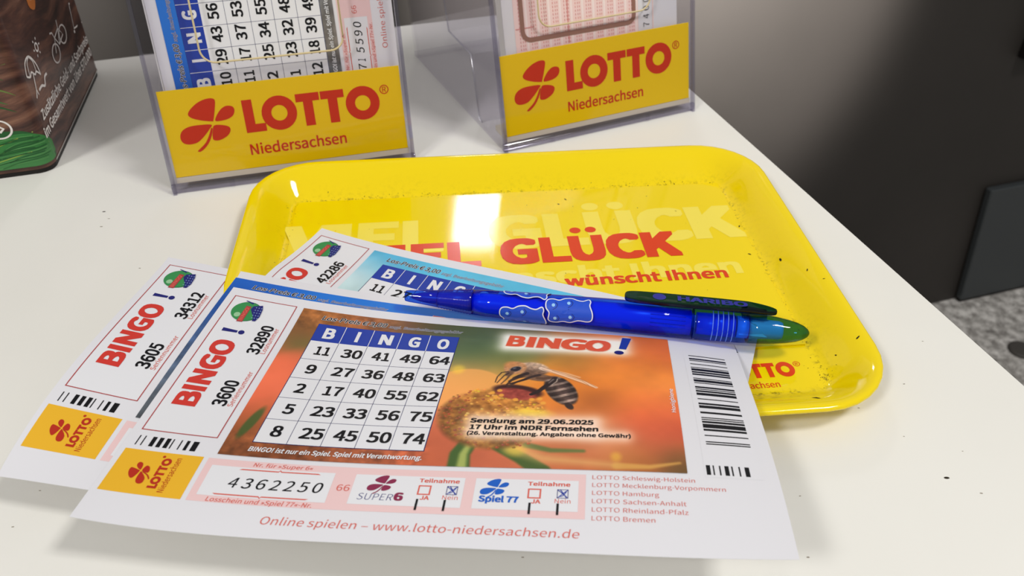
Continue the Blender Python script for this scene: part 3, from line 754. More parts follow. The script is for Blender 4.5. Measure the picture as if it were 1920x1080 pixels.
GLOBE_NAVY = [(.0541, .0527), (.0553, .0435), (.0703, .0372), (.0741, .0484), (.0761, .0688), (.0732, .0819), (.0677, .0826), (.0662, .0736)]
def stub_part(fn, par, series, number):
    pr = Print(fn, .0002, .0002)
    pr.rect(.0129, .0219, .1282, .3648, WHITE, 0); pr.frame(.0129, .0219, .1282, .3648, .0016, DRED, 2)
    pr.text('BINGO', (.0668, .3060), .1640, .0375, RED, 2, bold=.055, **UP)
    pr.poly([(.0295, .1205), (.0295, .1118), (.0555, .1135), (.0555, .1192)], NAVY, 3); pr.disc(.0625, .1163, .0052, .0056, NAVY, 3)
    # globe: green ball, red banner, dark patch of numbers
    gl = Print(fn, .0002, .0006)
    gl.disc(.0490, .0600, .0255, .0272, mat('globe_dark_green_ink', (38, 98, 62), .5, .25), 1, 28); gl.disc(.0480, .0604, .0250, .0264, GREEN, 2, 28); gl.disc(.0370, .0725, .0055, .0065, LGREEN, 3, 16)
    gl.poly([(.0427, .0903), (.0529, .0894), (.0526, .0461), (.0436, .0454)], DRED, 4)
    gl.text('BINGO', (.0512, .0875), .0370, .0066, SALMON, 5, bold=.04, **UP)
    gl.poly(GLOBE_NAVY, NAVY, 4)
    for i in range(5):
        for j in range(3):
            gl.disc(.0618 + .0048 * j + .0006 * i, .0460 + .0072 * i, .0011, .0015, mat('globe_pale_blue_ink', (120, 150, 190), .5, .25), 5, 8)
    gl.poly([(.0376, .0321), (.0387, .0309), (.0536, .0351), (.0521, .0383)], NAVY, 4)
    if series:
        pr.text(series, (.1105, .2975), .0605, .0225, BLACK, 3, bold=.03, **UP)
        pr.text('Seriennummer', (.1213, .2965), .0860, .0082, SALMON, 3, **UP)
    pr.text(number, (.1110, .1660), .0780, .0212, BLACK, 3, bold=.03, **UP)
    pr.text('Losnummer', (.1207, .1615), .0700, .0082, SALMON, 3, **UP)
    o = pr.build('stub_panel', par); gl.build('globe_emblem', o); return o
def logo_part(fn, par):
    pr = Print(fn, .0002, .0002)
    pr.rect(.0090, .4028, .1249, .4799, AMBER, 0)
    clover(pr, (.0503, .4400), .30, LOGORED, 2, **UP)
    lotto(pr, (.0845, .4673), .179, LOGORED, 2, **UP)
    pr.disc(.0705, .4110, .0022, .0022, LOGORED, 2, 10)
    pr.text('Niedersachsen', (.0968, .4725), .0615, .0085, LOGORED, 2, **UP)
    return pr.build('emblem_panel', par)
def stub_bars(pr):
    for x, w in ((.0175, .0017), (.0255, .0017), (.0375, .0062), (.0480, .0062), (.0585, .0062), (.0680, .0018), (.0800, .0018), (.0885, .0048), (.0985, .0085)):
        pr.rect(x, .3760, x + w, .3948, BLACK, 1)
def grid_part(fn, par, rows, letters='BINGO', tall=5):
    pr = Print(fn, .0002, .0012); cw = .05014; g0 = .1815; hv = .0608; hb = .1089; rh = .05146
    pr.rect(g0 - .0006, hv - .0006, g0 + cw * 5 + .0006, hb + rh * tall + .0006, LINE, 0)
    pr.rect(g0 + .0008, hb, g0 + cw * 5 - .0008, hb + rh * tall - .0006, WHITE, 1)
    pr.rect(g0, hv, g0 + cw * 5, hb, BLUE, 1)
    for c in range(1, 5):
        pr.rect(g0 + cw * c - .0006, hv, g0 + cw * c + .0006, hb, WHITE, 2)
        pr.rect(g0 + cw * c - .0004, hb, g0 + cw * c + .0004, hb + rh * tall, LINE, 2)
    for r in range(1, tall): pr.rect(g0, hb + rh * r - .0004, g0 + cw * 5, hb + rh * r + .0004, LINE, 2)
    for c, L in enumerate(letters):
        w = {'I': .0062, 'N': .0225}.get(L, .0200)
        pr.text(L, (g0 + cw * (c + .53) - w / 2, hb - .0085), w, .0300, WHITE, 3, bold=.05, **FW)
    for r, row in enumerate(rows):
        for c, n in enumerate(row):
            if n is None: continue
            w = .0350 if len(n) == 2 else .0170
            if '1' in n: w -= .0045 * n.count('1')
            cx = g0 + cw * (c + (.60 if len(n) == 2 else .54))
            pr.text(n, (cx - w / 2, hb + rh * r + .0378), w, .0235, BLACK, 3, bold=.03, **FW)
    return pr.build('number_grid', par)
def price_text(pr, vb=.0492, ly=8):
    pr.text('Los-Preis € 3,00', (.1819, vb), .1165, .0120, BLACK, ly, bold=.02, shear=.18, halo=WHITE, halo_w=.035, **FW)
    pr.text('zzgl. Bearbeitungsgebühr', (.3040, vb), .1310, .0078, LINE, ly, shear=.18, halo=WHITE, halo_w=.035, **FW)
def title_text(pr, ly=8):
    b0 = np.array((.5162, .0803)); d = np.array((.9994, .035))
    for ch, x, w, h in (('B', .000, .0300, .0345), ('I', .0345, .0125, .0345), ('N', .0520, .0385, .0350), ('G', .0920, .0430, .0365), ('O', .1330, .0430, .0375)):
        p = b0 + d * x
        pr.text(ch, (p[0], p[1]), w, h, mat('title_red_ink', (228, 92, 58), .5, .25), ly, bold=.055, shear=.12, halo=mat('title_shade_ink', (244, 196, 176), .5, .25), halo_w=.022, dx=tuple(d), dy=(0, -1))
    pr.poly([(.7085, .0735), (.7150, .0330), (.7305, .0335), (.7205, .0745)], BLUE, ly); pr.disc(.7085, .0870, .0080, .0064, NAVY, ly)
def entry_part(fn, par, number='4362250', full=True, left_only=False):
    pr = Print(fn, .0002, .0002); Lb = LINE
    k1 = .18 if left_only else .6601
    pr.rect(.1322, .4034, k1, .4799, PINK, 0)
    if left_only: 
        pr.rect(.1424, .4159, k1, .4692, WHITE, 1)
        return pr.build('entry_strip', par)
    pr.rect(.1426, .4159, .3195, .4692, WHITE, 1)
    pr.text('Nr. für »Super 6«', (.2003, .4130), .0845, .0068, SALMON, 2, bold=.004, shear=.15, **FW)
    def brace(x0, x1, v, up):
        m = (x0 + x1) / 2; s = -1 if up else 1; t = .0020
        pr.poly([(x0, v + s * -.0022), (x0 + .004, v), (m - .002, v), (m, v + s * .0024), (m + .002, v), (x1 - .004, v), (x1, v + s * -.0022), (x1 - .003, v + s * -t), (m + .002, v + s * -t), (m, v + s * (.0024 - t)), (m - .002, v + s * -t), (x0 + .003, v + s * -t)], SALMON, 2)
    brace(.1835, .3001, .4190, True); brace(.1630, .2960, .4668, False)
    n = len(number)
    for i, ch in enumerate(number):
        w = .0128 if ch != '1' else .006
        pr.text(ch, (.1772 + .1325 * (i + (7 - n)) / 6.75, .4533), w, .0178, BLACK, 2, shear=.16, bold=.008, **FW)
    pr.text('Losschein und »Spiel 77«-Nr.', (.1586, .4797 - .0012), .1450, .0070, SALMON, 2, bold=.004, shear=.15, **FW)
    pr.text('66', (.3282, .4472), .0178, .0108, SALMON, 2, **FW)
    if not full: return pr.build('entry_strip', par)
    for (a, b, which) in ((.3490, .4994, 0), (.5140, .6508, 1)):
        pr.rect(a, .4159, b, .4688, WHITE, 1)
        o = 0 if which == 0 else .1462
        c = PURPLE if which == 0 else GBLUE
        clover(pr, (.3915 if which == 0 else .5440, .4325), .30, c, 2, **FW)
        pr.text('Teilnahme', (.4378 + o, .4268), .0548 if which == 0 else .0560, .0070, SALMON, 2, bold=.035, **FW)
        pr.frame(.4386 + o, .4319, .4562 + o, .4490, .0021, SALMON, 2)
        pr.text('JA', (.4440 + o, .4573), .0122, .0068, SALMON, 2, bold=.035, **FW)
        nx = .4772 if which == 0 else .6232
        pr.frame(nx, .4322, nx + .0147, .4475, .0008, NAVY, 3)
        for p in ([(.001, .0015), (.0065, .0065), (.0135, .014)], [(.0138, .001), (.0075, .0075), (.0015, .0142)], [(.004, .0005), (.009, .0085), (.0125, .0146)], [(.0125, .003), (.008, .0105), (.003, .0125)]):
            pr.stroke(smooth_loop([(nx + x, .4322 + y) for x, y in p], 4, False), .0011, BLUE, 4)
        pr.text('Nein', ((.4736 if which == 0 else .6207), .4556), .0205, .0070, SALMON, 2, **FW)
        for bx in ((.4396, .4764) if which == 0 else (.5872, .6234)):
            pr.rect(bx, .4563, bx + .0030, .4750, BLACK, 3)
    pr.text('SUPER', (.3598, .4608), .0470, .0112, NAVY, 2, bold=-.012, shear=.14, **FW); pr.text('6', (.4090, .4605), .0125, .0140, PURPLE, 2, bold=.055, **FW)
    pr.text('Spiel 77', (.5214, .4572), .0525, .0105, GBLUE, 2, bold=.05, **FW)
    return pr.build('entry_strip', par)
CODE = [1, 3, 2, 1, 1, 4, 1, 4, 1, 1, 3, 1, 2, 1, 2, 4, 1, 1, 3, 1, 1, 4, 2, 1, 1, 1, 2, 1, 3, 4, 1, 4, 2, 1, 3, 4, 2, 4, 1, 1, 1, 1, 2, 1, 4, 1, 2, 4, 1, 5, 1, 1, 1, 1]
def barcode_part(fn, par, side=True):
    pr = Print(fn, .0002, .0002); pr.rect(.8170, .0690, .8930, .4000, PAPER, 0); v0, v1 = .0738, .3350; tot = sum(CODE); v = v0
    for i, w in enumerate(CODE):
        h = (v1 - v0) * w / tot
        if i % 2 == 0: pr.rect(.8251, v, .8860, v + h, BLACK, 1)
        v += h
    for x, w in ((.8196, .0055), (.8285, .0018), (.8368, .0020), (.8440, .0056), (.8530, .0020), (.8625, .0020), (.8705, .0060)):
        pr.rect(x, .3766, x + w, .3955, BLACK, 1)
    return pr.build('barcode_panel', par)

SHA, SHB, SHC = Sheet(CP['A']), Sheet(CP['B']), Sheet(CP['C'], .0065)
GRP = 'bingo tickets lying across the tray'
# front ticket with the bee
smA = sheet_mesh(SHA, TW, TH, 60, 36); pr = Print(SHA, .0002, .0002, smA)
price_text(pr); title_text(pr)
pr.text('Sendung am 29.06.2025', (.4880, .2998), .1805, .0106, BLACK, 8, bold=.04, **FW)
pr.text('17 Uhr im NDR Fernsehen', (.4892, .3153), .1862, .0106, BLACK, 8, bold=.04, **FW)
pr.text('(26. Veranstaltung. Angaben ohne Gewähr)', (.4874, .3280), .2337, .0082, BLACK, 8, bold=.03, **FW)
pr.text('BINGO! ist nur ein Spiel. Spiel mit Verantwortung.', (.1814, .3853), .2510, .0092, WHITE, 8, bold=.03, shear=.15, **FW)
pr.text('Honigbiene', (.7890, .2614), .0655, .0062, WHITE, 8, bold=.02, **UP)
stub_bars(pr)
for i, s_ in enumerate(('Schleswig-Holstein', 'Mecklenburg-Vorpommern', 'Hamburg', 'Sachsen-Anhalt', 'Rheinland-Pfalz', 'Bremen')):
    v = .4117 + .01388 * i
    pr.text('LOTTO', (.6687, v), .0350, .0072, SALMON, 2, bold=-.012, **FW)
    pr.text(s_, (.7083, v), (.0942, .1322, .0462, .0800, .0815, .0395)[i], .0072, SALMON, 2, bold=-.008, **FW)
pr.text('Online spielen – www.lotto-niedersachsen.de', (.2436, .5088), .4096, .0120, SALMON, 2, bold=-.006, shear=.14, **FW)
tA = pr.build('bingo_ticket')
tag(tA, 'white bingo ticket with orange bee picture, topmost and frontmost on the yellow tray', 'ticket', GRP)
stub_part(SHA, tA, '3600', '32890'); logo_part(SHA, tA)
photo_mesh('picture_panel', SHA, .1410, .0232, .7939, .3952, 640, 365, bee_image, tA)
grid_part(SHA, tA, [['11', '30', '41', '49', '64'], ['9', '27', '36', '48', '63'], ['2', '17', '40', '55', '62'], ['5', '23', '33', '56', '75'], ['8', '25', '45', '50', '74']])
entry_part(SHA, tA); barcode_part(SHA, tA)
# left ticket with blue picture
pr = Print(SHB, .0002, .0002, sheet_mesh(SHB, TW, TH, 60, 36)); price_text(pr); title_text(pr); stub_bars(pr)
tB = pr.build('bingo_ticket')
tag(tB, 'white bingo ticket with number 34312 and blue picture strip, partly under the bee ticket', 'ticket', GRP)
stub_part(SHB, tB, '3605', '34312'); logo_part(SHB, tB); entry_part(SHB, tB, left_only=True)
photo_mesh('picture_panel', SHB, .1410, .0232, .7939, .3952, 130, 90, sea_image, tB)
# rear ticket inside the tray
pr = Print(SHC, .0002, .0002, sheet_mesh(SHC, TW, TH, 60, 36)); price_text(pr)
tC = pr.build('bingo_ticket')
tag(tC, 'white bingo ticket 42286 with pale sky picture, lowest, lying inside the tray behind the pen', 'ticket', GRP)
stub_part(SHC, tC, None, '42286'); photo_mesh('picture_panel', SHC, .1410, .0232, .7939, .3952, 110, 80, sky_image, tC)
grid_part(SHC, tC, [['11', '27', None, None, None]], tall=1); barcode_part(SHC, tC)

# ------------------------------------------------------------------ leaflet holders
LN = 0.2351; SL, CLN = math.sin(LN), math.cos(LN); HZ = 0.0347; HWID = 0.5235; HH = 0.1905
BEIGE = mat('pale_card', (206, 196, 176), 0.7)
STACK = mat('stacked_paper', (222, 220, 216), 0.75)
def make_holder(x, y, ang, label, depth=0.64, top=0.80):
    root = empty('leaflet_holder', (x, y, 0)); tag(root, label, 'leaflet holder', 'clear leaflet holders on the table')
    d = np.array([math.cos(ang), math.sin(ang), 0]); nb = np.array([-d[1], d[0], 0])
    def G(px, py, pz): return tuple(np.array([x, y, 0]) + d * px + nb * py + np.array([0, 0, pz]))
    def F(a, s, b): return G(a, s * SL + b, HZ + s * CLN)          # a across, s up the slope, b towards the back
    m_ = 0.0095; sb = -HZ / CLN; x0, x1 = -m_, HWID + m_; t = 0.007
    P = lambda mb, n, **kw: fit(mb.build(n, **kw), root)
    # front sheet with finger cut-out
    cx0, cx1, cs, r = 0.106, 0.409, 0.2415, 0.030
    arc = lambda cx, cy, a0: [(cx + r * math.cos(a), cy + r * math.sin(a)) for a in np.linspace(a0, a0 + pi / 2, 7)]
    cut = [(cx1, top)] + [(cx1, cs + r)] + list(reversed(arc(cx1 - r, cs + r, -pi / 2))) [0:] + list(reversed(arc(cx0 + r, cs + r, pi))) + [(cx0, top)]
    loop = [(x0, sb + .012), (x1, sb + .012), (x1, top)] + cut + [(x0, top)]
    ext = np.array(F(0, 0, .0)) - np.array(F(0, 0, -t))
    mb = MB(); mb.prism([F(a, s, -.005 - t) for a, s in loop], ext, ACRYL); fp = P(mb, 'front_panel')
    mb = MB(); mb.tube([F(a, s, -.005 - t / 2) for a, s in cut], .0021, mat('lit_cut_edge', (214, 196, 150), .3)); mb.build('cutout_rim', fp)  # pale tan tone paints the light that the clear cut edge catches
    # sides lean with the front
    for xx in (x0 - t * .5, x1 - t * .5):
        mb = MB(); lp = [F(xx, sb, -.010), F(xx, top, -.010), F(xx, top * .97, depth - .02), G(xx, depth - .008, 0)]
        mb.prism(lp, d * t, ACRYL); sp_ = P(mb, 'side_panel', bevel=.0015)
        mb = MB(); mb.prism([F(xx - .0006, sb, -.0125), F(xx - .0006, top, -.0125), F(xx - .0006, top, -.003), F(xx - .0006, sb, -.003)], d * (t + .0012), ACRYLT); mb.build('front_edge', sp_)
    mb = MB(); mb.prism([F(x0, sb, depth - .02), F(x1, sb, depth - .02), F(x1, top * .97, depth - .02), F(x0, top * .97, depth - .02)], nb * t, ACRYL); P(mb, 'back_panel')
    mb = MB(); lo = [(x0 - .004, -.012), (x1 + .004, -.012), (x1 + .004, depth), (x0 - .004, depth)]
    mb.prism([G(a, b, .0005) for a, b in lo], (0, 0, .012), ACRYL); bp_ = P(mb, 'base_panel', bevel=.002)
    mb = MB(); mb.prism([G(a, b, .0008) for a, b in ((x0 - .006, -.0165), (x1 + .006, -.0165), (x1 + .006, -.004), (x0 - .006, -.004))], (0, 0, .021), ACRYLT); mb.build('base_edge', bp_, bevel=.004)
    for a in (.11, .385):
        mb = MB(); mb.box((a, -.021, .002), (a + .012, -.016, .024), ACRYL, G); mb.build('nub', bp_, bevel=.002)
    # stepped inner support that the leaflets lean on
    pf = [(.1326, .013), (.150, .015), (.160, .045), (.1946, .170), (.346, .176), (.372, .251), (.372 + .11, .70)]
    th_ = .007
    lp = [G(x0 + .004, a, b) for a, b in pf] + [G(x0 + .004, a + th_, b - th_ * .4) for a, b in reversed(pf)]
    mb = MB(); mb.prism(lp, d * (x1 - x0 - .008), ACRYL); isup = P(mb, 'inner_support')
    for xx in (x0 + .001,):
        mb = MB(); mb.tube([G(xx, a, b) for a, b in pf], .0022, clear('bright_acrylic_edge', (.8, .8, .86), .12, 0.5, .25)); mb.build('support_edge', isup)
    # pale ledge and yellow sign card
    mb = MB(); mb.prism([F(-.001, -.0135, -.003), F(HWID + .002, -.0135, -.003), F(HWID + .002, -.001, -.003), F(-.001, -.001, -.003)], nb * .07, BEIGE); P(mb, 'ledge')
    sg = MB(); sg.prism([F(0, 0, -.0035), F(HWID, 0, -.0035), F(HWID, HH, -.0035), F(0, HH, -.0035)], nb * .003, SIGNY)
    pr = Print(lambda a, b, h: F(a, b, -.0035 - h), .00025, .0002, sg)
    clover(pr, (.1023, .1115), 1.0, SIGNR, 1)
    lotto(pr, (.1690, .0805), 1.0, SIGNR, 1)
    pr.disc(.4842, .1420, .0105, .0105, SIGNR, 1, 22, hole=.80); pr.text('R', (.4800, .1362), .0086, .0118, SIGNR, 1, bold=.01)
    pr.text('Niedersachsen', (.1690, .0300), .2155, .0245, SIGNR, 1, bold=.02)
    fit(pr.build('sign_card'), root)
    return root, F, nb

H1, F1, nb1 = make_holder(-0.7523, 1.6191, 0.2753, 'clear leaflet holder holding the blue bingo ticket, behind the left half of the tray')
H2, F2, nb2 = make_holder(-0.0133, 1.8137, 0.4346, 'clear leaflet holder holding the pink number slip, at the right table edge')

# bingo ticket standing in the first holder
fl1 = Flat(lambda u, v, h: F1(.0165 + .965 * v, -.004 + .94 * u, .020 - h))
pr = Print(fl1, .0002, .0002, sheet_mesh(fl1, TW, TH, 4, 4)); price_text(pr)
pr.text('BINGO! ist nur ein Spiel. Spiel mit Verantwortung.', (.1814, .3853), .2510, .0092, WHITE, 8, bold=.03, shear=.15, **FW)
pr.text('Online spielen', (.2436, .5088), .135, .0120, SALMON, 2, bold=-.006, **FW)
tD = pr.build('bingo_ticket')
tag(tD, 'bingo ticket with blue picture strip standing upright inside a clear leaflet holder', 'ticket')
photo_mesh('picture_panel', fl1, .1410, .0232, .7939, .3952, 130, 90, sea_image, tD)
grid_part(fl1, tD, [['10', '29', '43', '56', None], ['11', '17', '37', '53', None], ['2', '25', '34', '55', None], ['1', '23', '32', '48', None], ['12', '18', '39', '49', None]])
entry_part(fl1, tD, '715590', full=False)
mb = MB(); mb.prism([F1(.012, 0, .0225), F1(.516, 0, .0225), F1(.516, .84, .0225), F1(.012, .84, .0225)], nb1 * .075, STACK)
tag(mb.build('ticket_stack'), 'thick white stack of tickets filling the holder behind its blue front ticket', 'ticket stack', kind='stuff')

# pink lottery slip standing in the second holder
sl = MB(); sl.prism([F2(.022, 0, .010), F2(.497, 0, .010), F2(.497, .83, .010), F2(.022, .83, .010)], nb2 * .002, PAPER)
SP = mat('slip_pink_ink', (242, 212, 208), .6, .2); SP2 = mat('slip_red_ink', (222, 150, 146), .6, .2); SPL = mat('slip_pale_ink', (246, 228, 224), .6, .2); BRN = mat('slip_brown', (150, 110, 96), .6, .2)
pr = Print(lambda a, b, h: F2(a, b, .010 - h), .0003, .0004, sl)
pr.rect(.050, .01, .384, .80, SP, 0, .2)
for i in range(11):
    a = .058 + i * .0297
    pr.rect(a + .021, .02, a + .0265, .80, SPL, 1, .3)
    for j in range(46):
        for kx in (.004, .0105, .0155):
            pr.rect(a + kx, .19 + .0085 * j, a + kx + .0016, .19 + .0085 * j + .0048, SP2, 2)
pr.rect(.0525, .239, .1000, .2412, SP2, 3); pr.rect(.1890, .19, .1910, .80, SP2, 3); pr.rect(.425, .18, .428, .80, SP, 1, .3)
pr.rect(.366, .272, .377, .288, mat('slip_bright_red_ink', (220, 86, 70), .6, .2), 4)
U_loop = [(.0695, .79), (.0695, .2420)] + [(.0905 + .021 * math.cos(a), .2330 + .021 * math.sin(a)) for a in np.linspace(pi, 1.5 * pi, 6)] + \
         [(.354 + .0175 * math.cos(a), .2295 + .0175 * math.sin(a)) for a in np.linspace(-pi / 2, 0, 6)] + [(.3715, .79)]
pr.stroke(U_loop, .0105, BRN, 5)  # brown U-shaped stroke echoing the cut-out's outline
for i, ch in enumerate('7400'):
    pr.text(ch, (.4155, .1950 + .0195 * i), .0105, .0170, BLACK, 4, dx=(0, 1), dy=(-1, 0), bold=-.012)
slip = pr.build('lottery_slip'); tag(slip, 'pink and white number slip with a brown U-shaped line standing in a clear holder', 'slip')
mb = MB(); mb.prism([F2(.030, 0, .0135), F2(.490, 0, .0135), F2(.490, .80, .0135), F2(.030, .80, .0135)], nb2 * .050, STACK)
tag(mb.build('slip_stack'), 'white stack of slips filling the holder behind its pink front slip', 'slip stack', kind='stuff')

# ------------------------------------------------------------------ printed display box at the left
bA = np.array([-1.07133, 1.70016]); sd = np.array([-0.19801, 0.98020]); fd = np.array([-0.95601, -0.29334])
SIDE = 0.585
def rc_path(s):
    """outline of the box: s < 0 runs along the front, s > 0 along the right side, corner rounded"""
    r = 0.032
    if s > SIDE - .04:                              # rear rounding
        t = min((s - (SIDE - .04)) / .075, 1.0); c = bA + sd * (SIDE - .04)
        ang = t * pi / 2; nrm = np.array([sd[1], -sd[0]])
        p = c + sd * .045 * math.sin(ang) - nrm * .045 * (1 - math.cos(ang)); n = nrm * math.cos(ang) + sd * math.sin(ang)
        return p, n
    if s > r: return bA + sd * s, np.array([sd[1], -sd[0]])
    if s < -r: return bA + fd * (-s), np.array([-fd[1], fd[0]])
    t = (s + r) / (2 * r); a = bA + fd * r; b = bA + sd * r
    p = (1 - t) ** 2 * a + 2 * t * (1 - t) * (bA * .8 + (a + b) * .1) + t * t * b
    n = np.array([-fd[1], fd[0]]) * (1 - t) + np.array([sd[1], -sd[0]]) * t
    return p, n / np.linalg.norm(n)
def BX(s, z, h):
    p, n = rc_path(s); q = p + n * h; return (q[0], q[1], z)
bx = empty('display_box', (bA[0] - .3, bA[1] + .2, 0)); tag(bx, 'brown wood-print cardboard display box with green leaves and white icons, standing on the table', 'box')
ss = list(np.linspace(-.9, -.035, 6)) + list(np.linspace(-.032, .032, 15)) + list(np.linspace(.04, SIDE - .045, 8)) + list(np.linspace(SIDE - .04, SIDE + .035, 8))
ring = [BX(s, 0, 0)[:2] for s in ss]; endp = ring[-1]; back2 = (np.array(ring[0]) + (np.array(endp) - np.array(ring[14]))); ring = ring + [tuple(back2)]
mb = MB(); mb.rings([[(x, y, z) for x, y in ring] for z in (.012, .3, .7, 1.25)], M_wood, smooth=False, cap=(True, True)); carton_mb = mb
rin = [tuple(np.array(p) + (np.mean(ring, 0) - np.array(p)) * .012) for p in ring]
mb = MB(); mb.rings([[(x, y, z) for x, y in rin] for z in (.0, .0125)], BLK, smooth=False, cap=(True, True)); fit(mb.build('shade_gap_base'), bx)  # black inset painting the shade in the gap beneath the carton
ICON = mat('icon_white_ink', (232, 226, 220), .5, .25); LEAF1 = mat('leaf_green_ink', (52, 122, 58), .45, .3); LEAF2 = mat('leaf_deep_green_ink', (34, 88, 44), .45, .3); LEAF3 = mat('leaf_vein_ink', (150, 176, 70), .45, .3); ORANGE = mat('orange_ink', (206, 120, 52), .5, .25)
pr = Print(BX, .0002, .0002, carton_mb)
def leaf(pts, m, ly): pr.poly(smooth_loop(pts, 5), m, ly)
def strip(pts_top, pts_bot, m, ly):
    n = len(pts_top); pr.mb.add([pr.fn(a, b, pr._h(ly)) for a, b in pts_top + pts_bot], [(i, i + 1, n + i + 1, n + i) for i in range(n - 1)], m)
xs = np.concatenate([np.linspace(-.88, -.04, 12), np.linspace(-.034, .048, 34)])
strip([(a, .021 + (.115 - .022) * (1 - max(0, (a + .06) / .115) ** 2.2) if a > -.06 else .118) for a in xs], [(a, .021) for a in xs], LEAF2, 0)
xs = np.concatenate([np.linspace(-.16, -.04, 12), np.linspace(-.034, .052, 34)])
strip([(a, .030 + .075 * math.sin(pi * min(1, max(0, (a + .16) / .23))) ** .7) for a in xs], [(a, .026 + .024 * (a + .16)) for a in xs], LEAF1, 1)
xs = np.concatenate([np.linspace(-.62, -.04, 16), np.linspace(-.034, .040, 34)])
strip([(a, .022 + .040 * max(0, (a + .62) / .66) ** .7) for a in xs], [(a, .021) for a in xs], mat('leaf_mid_green_ink', (66, 128, 70), .45, .3), 2)
pr.stroke([(-.16, .055), (-.10, .078), (-.05, .094), (-.01, .104)], .0022, LEAF3, 3)
pr.stroke([(-.16, .030), (-.09, .045), (-.03, .058), (.03, .064)], .0020, LEAF3, 3)
PALM = mat('palm_olive_ink', (104, 126, 62), .45, .3)
for z, tip, dz, m_p in ((.262, -.012, .004, PALM), (.238, -.030, -.006, LEAF2), (.205, -.016, -.012, PALM), (.186, -.040, -.010, LEAF1), (.166, -.028, -.010, LEAF2), (.285, -.045, .006, LEAF2)):
    leaf([(-.42, z + .088), (-.30, z + .075), (-.14, z + .038), (tip - .035, z + .010), (tip, z + dz), (tip - .035, z + .005), (-.14, z + .028), (-.30, z + .062)], m_p, 1)
pr.disc(-.078, .1205, .0275, .0235, ICON, 4, 30, hole=.84); pr.stroke([(-.078, .113), (-.068, .1215), (-.078, .129)], .005, ICON, 4)
pr.rect(.034, .0125, SIDE, .0165, mat('pale_base_edge', (168, 162, 156), .4), 5, .03)
G1 = mat('leaf_streak_green_ink', (86, 150, 84), .45, .3); G2 = mat('leaf_shade_green_ink', (30, 84, 44), .45, .3)
random.seed(3)
for i in range(16):
    z0 = .030 + .0042 * i; st_ = random.uniform(-.15, -.07); e_ = random.uniform(-.02, .030 - max(0, i - 9) * .006)
    pr.stroke([(st_ + (e_ - st_) * t, z0 + .034 * (st_ + (e_ - st_) * t + .12) + .012 * math.sin(2.2 * t) - .010) for t in np.linspace(0, 1, 70)], random.uniform(.0012, .0026), (G1, G2, LEAF2)[i % 3], 5)
# icons on the side
def st(pts, w=.0045, closed=False, sm=True): pr.stroke(smooth_loop(pts, 4, closed) if sm else pts, w, ICON, 4, closed)
st([(.043, .217), (.060, .241), (.095, .243), (.122, .215), (.128, .186)])
st([(.043, .217), (.062, .208), (.078, .213), (.095, .200), (.108, .202), (.128, .186)])
st([(.062, .210), (.072, .236), (.092, .243)], .003); st([(.108, .202), (.108, .226), (.092, .243)], .003)
st([(.085, .207), (.070, .175), (.055, .160)]); st([(.070, .178), (.074, .160)], .0035)
st([(.166, .172), (.146, .172), (.130, .158), (.110, .166), (.085, .166)], .006)
pr.disc(.162, .238, .012, .011, ICON, 4, 18, hole=.6)
for a in np.linspace(0, 2 * pi, 6, endpoint=False): pr.stroke([(.162 + .018 * math.cos(a), .238 + .016 * math.sin(a)), (.162 + .025 * math.cos(a), .238 + .022 * math.sin(a))], .004, ICON, 4)
pr.disc(.276, .1765, .033, .023, ICON, 4, 22, hole=.84); pr.disc(.368, .190, .033, .023, ICON, 4, 22, hole=.84)
st([(.276, .1765), (.300, .206), (.345, .214), (.368, .190), (.320, .182), (.300, .206)], .004, sm=False); st([(.320, .182), (.345, .214), (.352, .232)], .004, sm=False); st([(.300, .206), (.292, .222), (.275, .226)], .004, sm=False)
st([(.470, .166), (.560, .150), (.575, .205), (.492, .224)], .005, True, False); st([(.46, .160), (.575, .140)], .007, sm=False)
leaf([(.205, .322), (.235, .300), (.262, .318), (.275, .360), (.23, .370)], ORANGE, 3); leaf([(.218, .335), (.240, .322), (.250, .345), (.245, .370), (.222, .370)], ICON, 4)
ld = np.array((.998, -.022)); ldy = (0.02, .9998)
pr.text('Zusätzliche Geld- und Sachpreise', (.046, .1085), .520, .0235, ICON, 4, dx=tuple(ld), dy=(0, 1), bold=.03)
pr.text('im Gesamtwert von über 570.000 €', (.026, .0735), .550, .0235, ICON, 4, dx=tuple(ld), dy=(0, 1), bold=.03)
fit(pr.build('carton'), bx)

# ------------------------------------------------------------------ pen
PA = np.array([-0.19133, 1.16625, 0.0605]); PB = np.array([0.50927, 1.07109, 0.0565])
ax = (PB - PA); PL = np.linalg.norm(ax); ax = ax / PL
tocam = np.array([0, 0, 1.0]) - (PA + PB) / 2; ev = tocam - ax * (tocam @ ax); ev /= np.linalg.norm(ev); eu = np.cross(ev, ax); eu = eu if eu[2] > 0 else -eu
def PN(s, al, r): return tuple(PA + ax * s + r * (math.cos(al) * ev + math.sin(al) * eu))
pen = empty('ballpoint_pen', tuple(PA + ax * PL / 2)); tag(pen, 'translucent blue ballpoint pen lying across the tickets and the yellow tray', 'pen')
BSH = clear('blue_clear_plastic', (0.15, 0.40, 0.93), 0.05, 0.35, .0, thick=9)
TSH = clear('tip_clear_plastic', (0.12, 0.36, 0.90), 0.08, 0.4, .02, thick=4)
CSH = clear('cap_clear_plastic', (0.20, 0.49, 0.66), 0.03, 0.5, .01, thick=2.5)
CORE = mat('vivid_blue_plastic', (20, 84, 250), .3, .5); CORE2 = mat('azure_plastic', (140, 215, 255), .35, .4); GRIPM = mat('grip_blue_plastic', (20, 70, 225), .25, .5)
def lathe(rows, m, name, n=32, caps=(True, True), keep=False):
    mb = MB(); mb.rings([[PN(s, a, max(r, 1e-4)) for a in np.linspace(0, 2 * pi, n, endpoint=False)] for s, r in rows], m, cap=caps)
    if keep: return mb
    return fit(mb.build(name), pen)
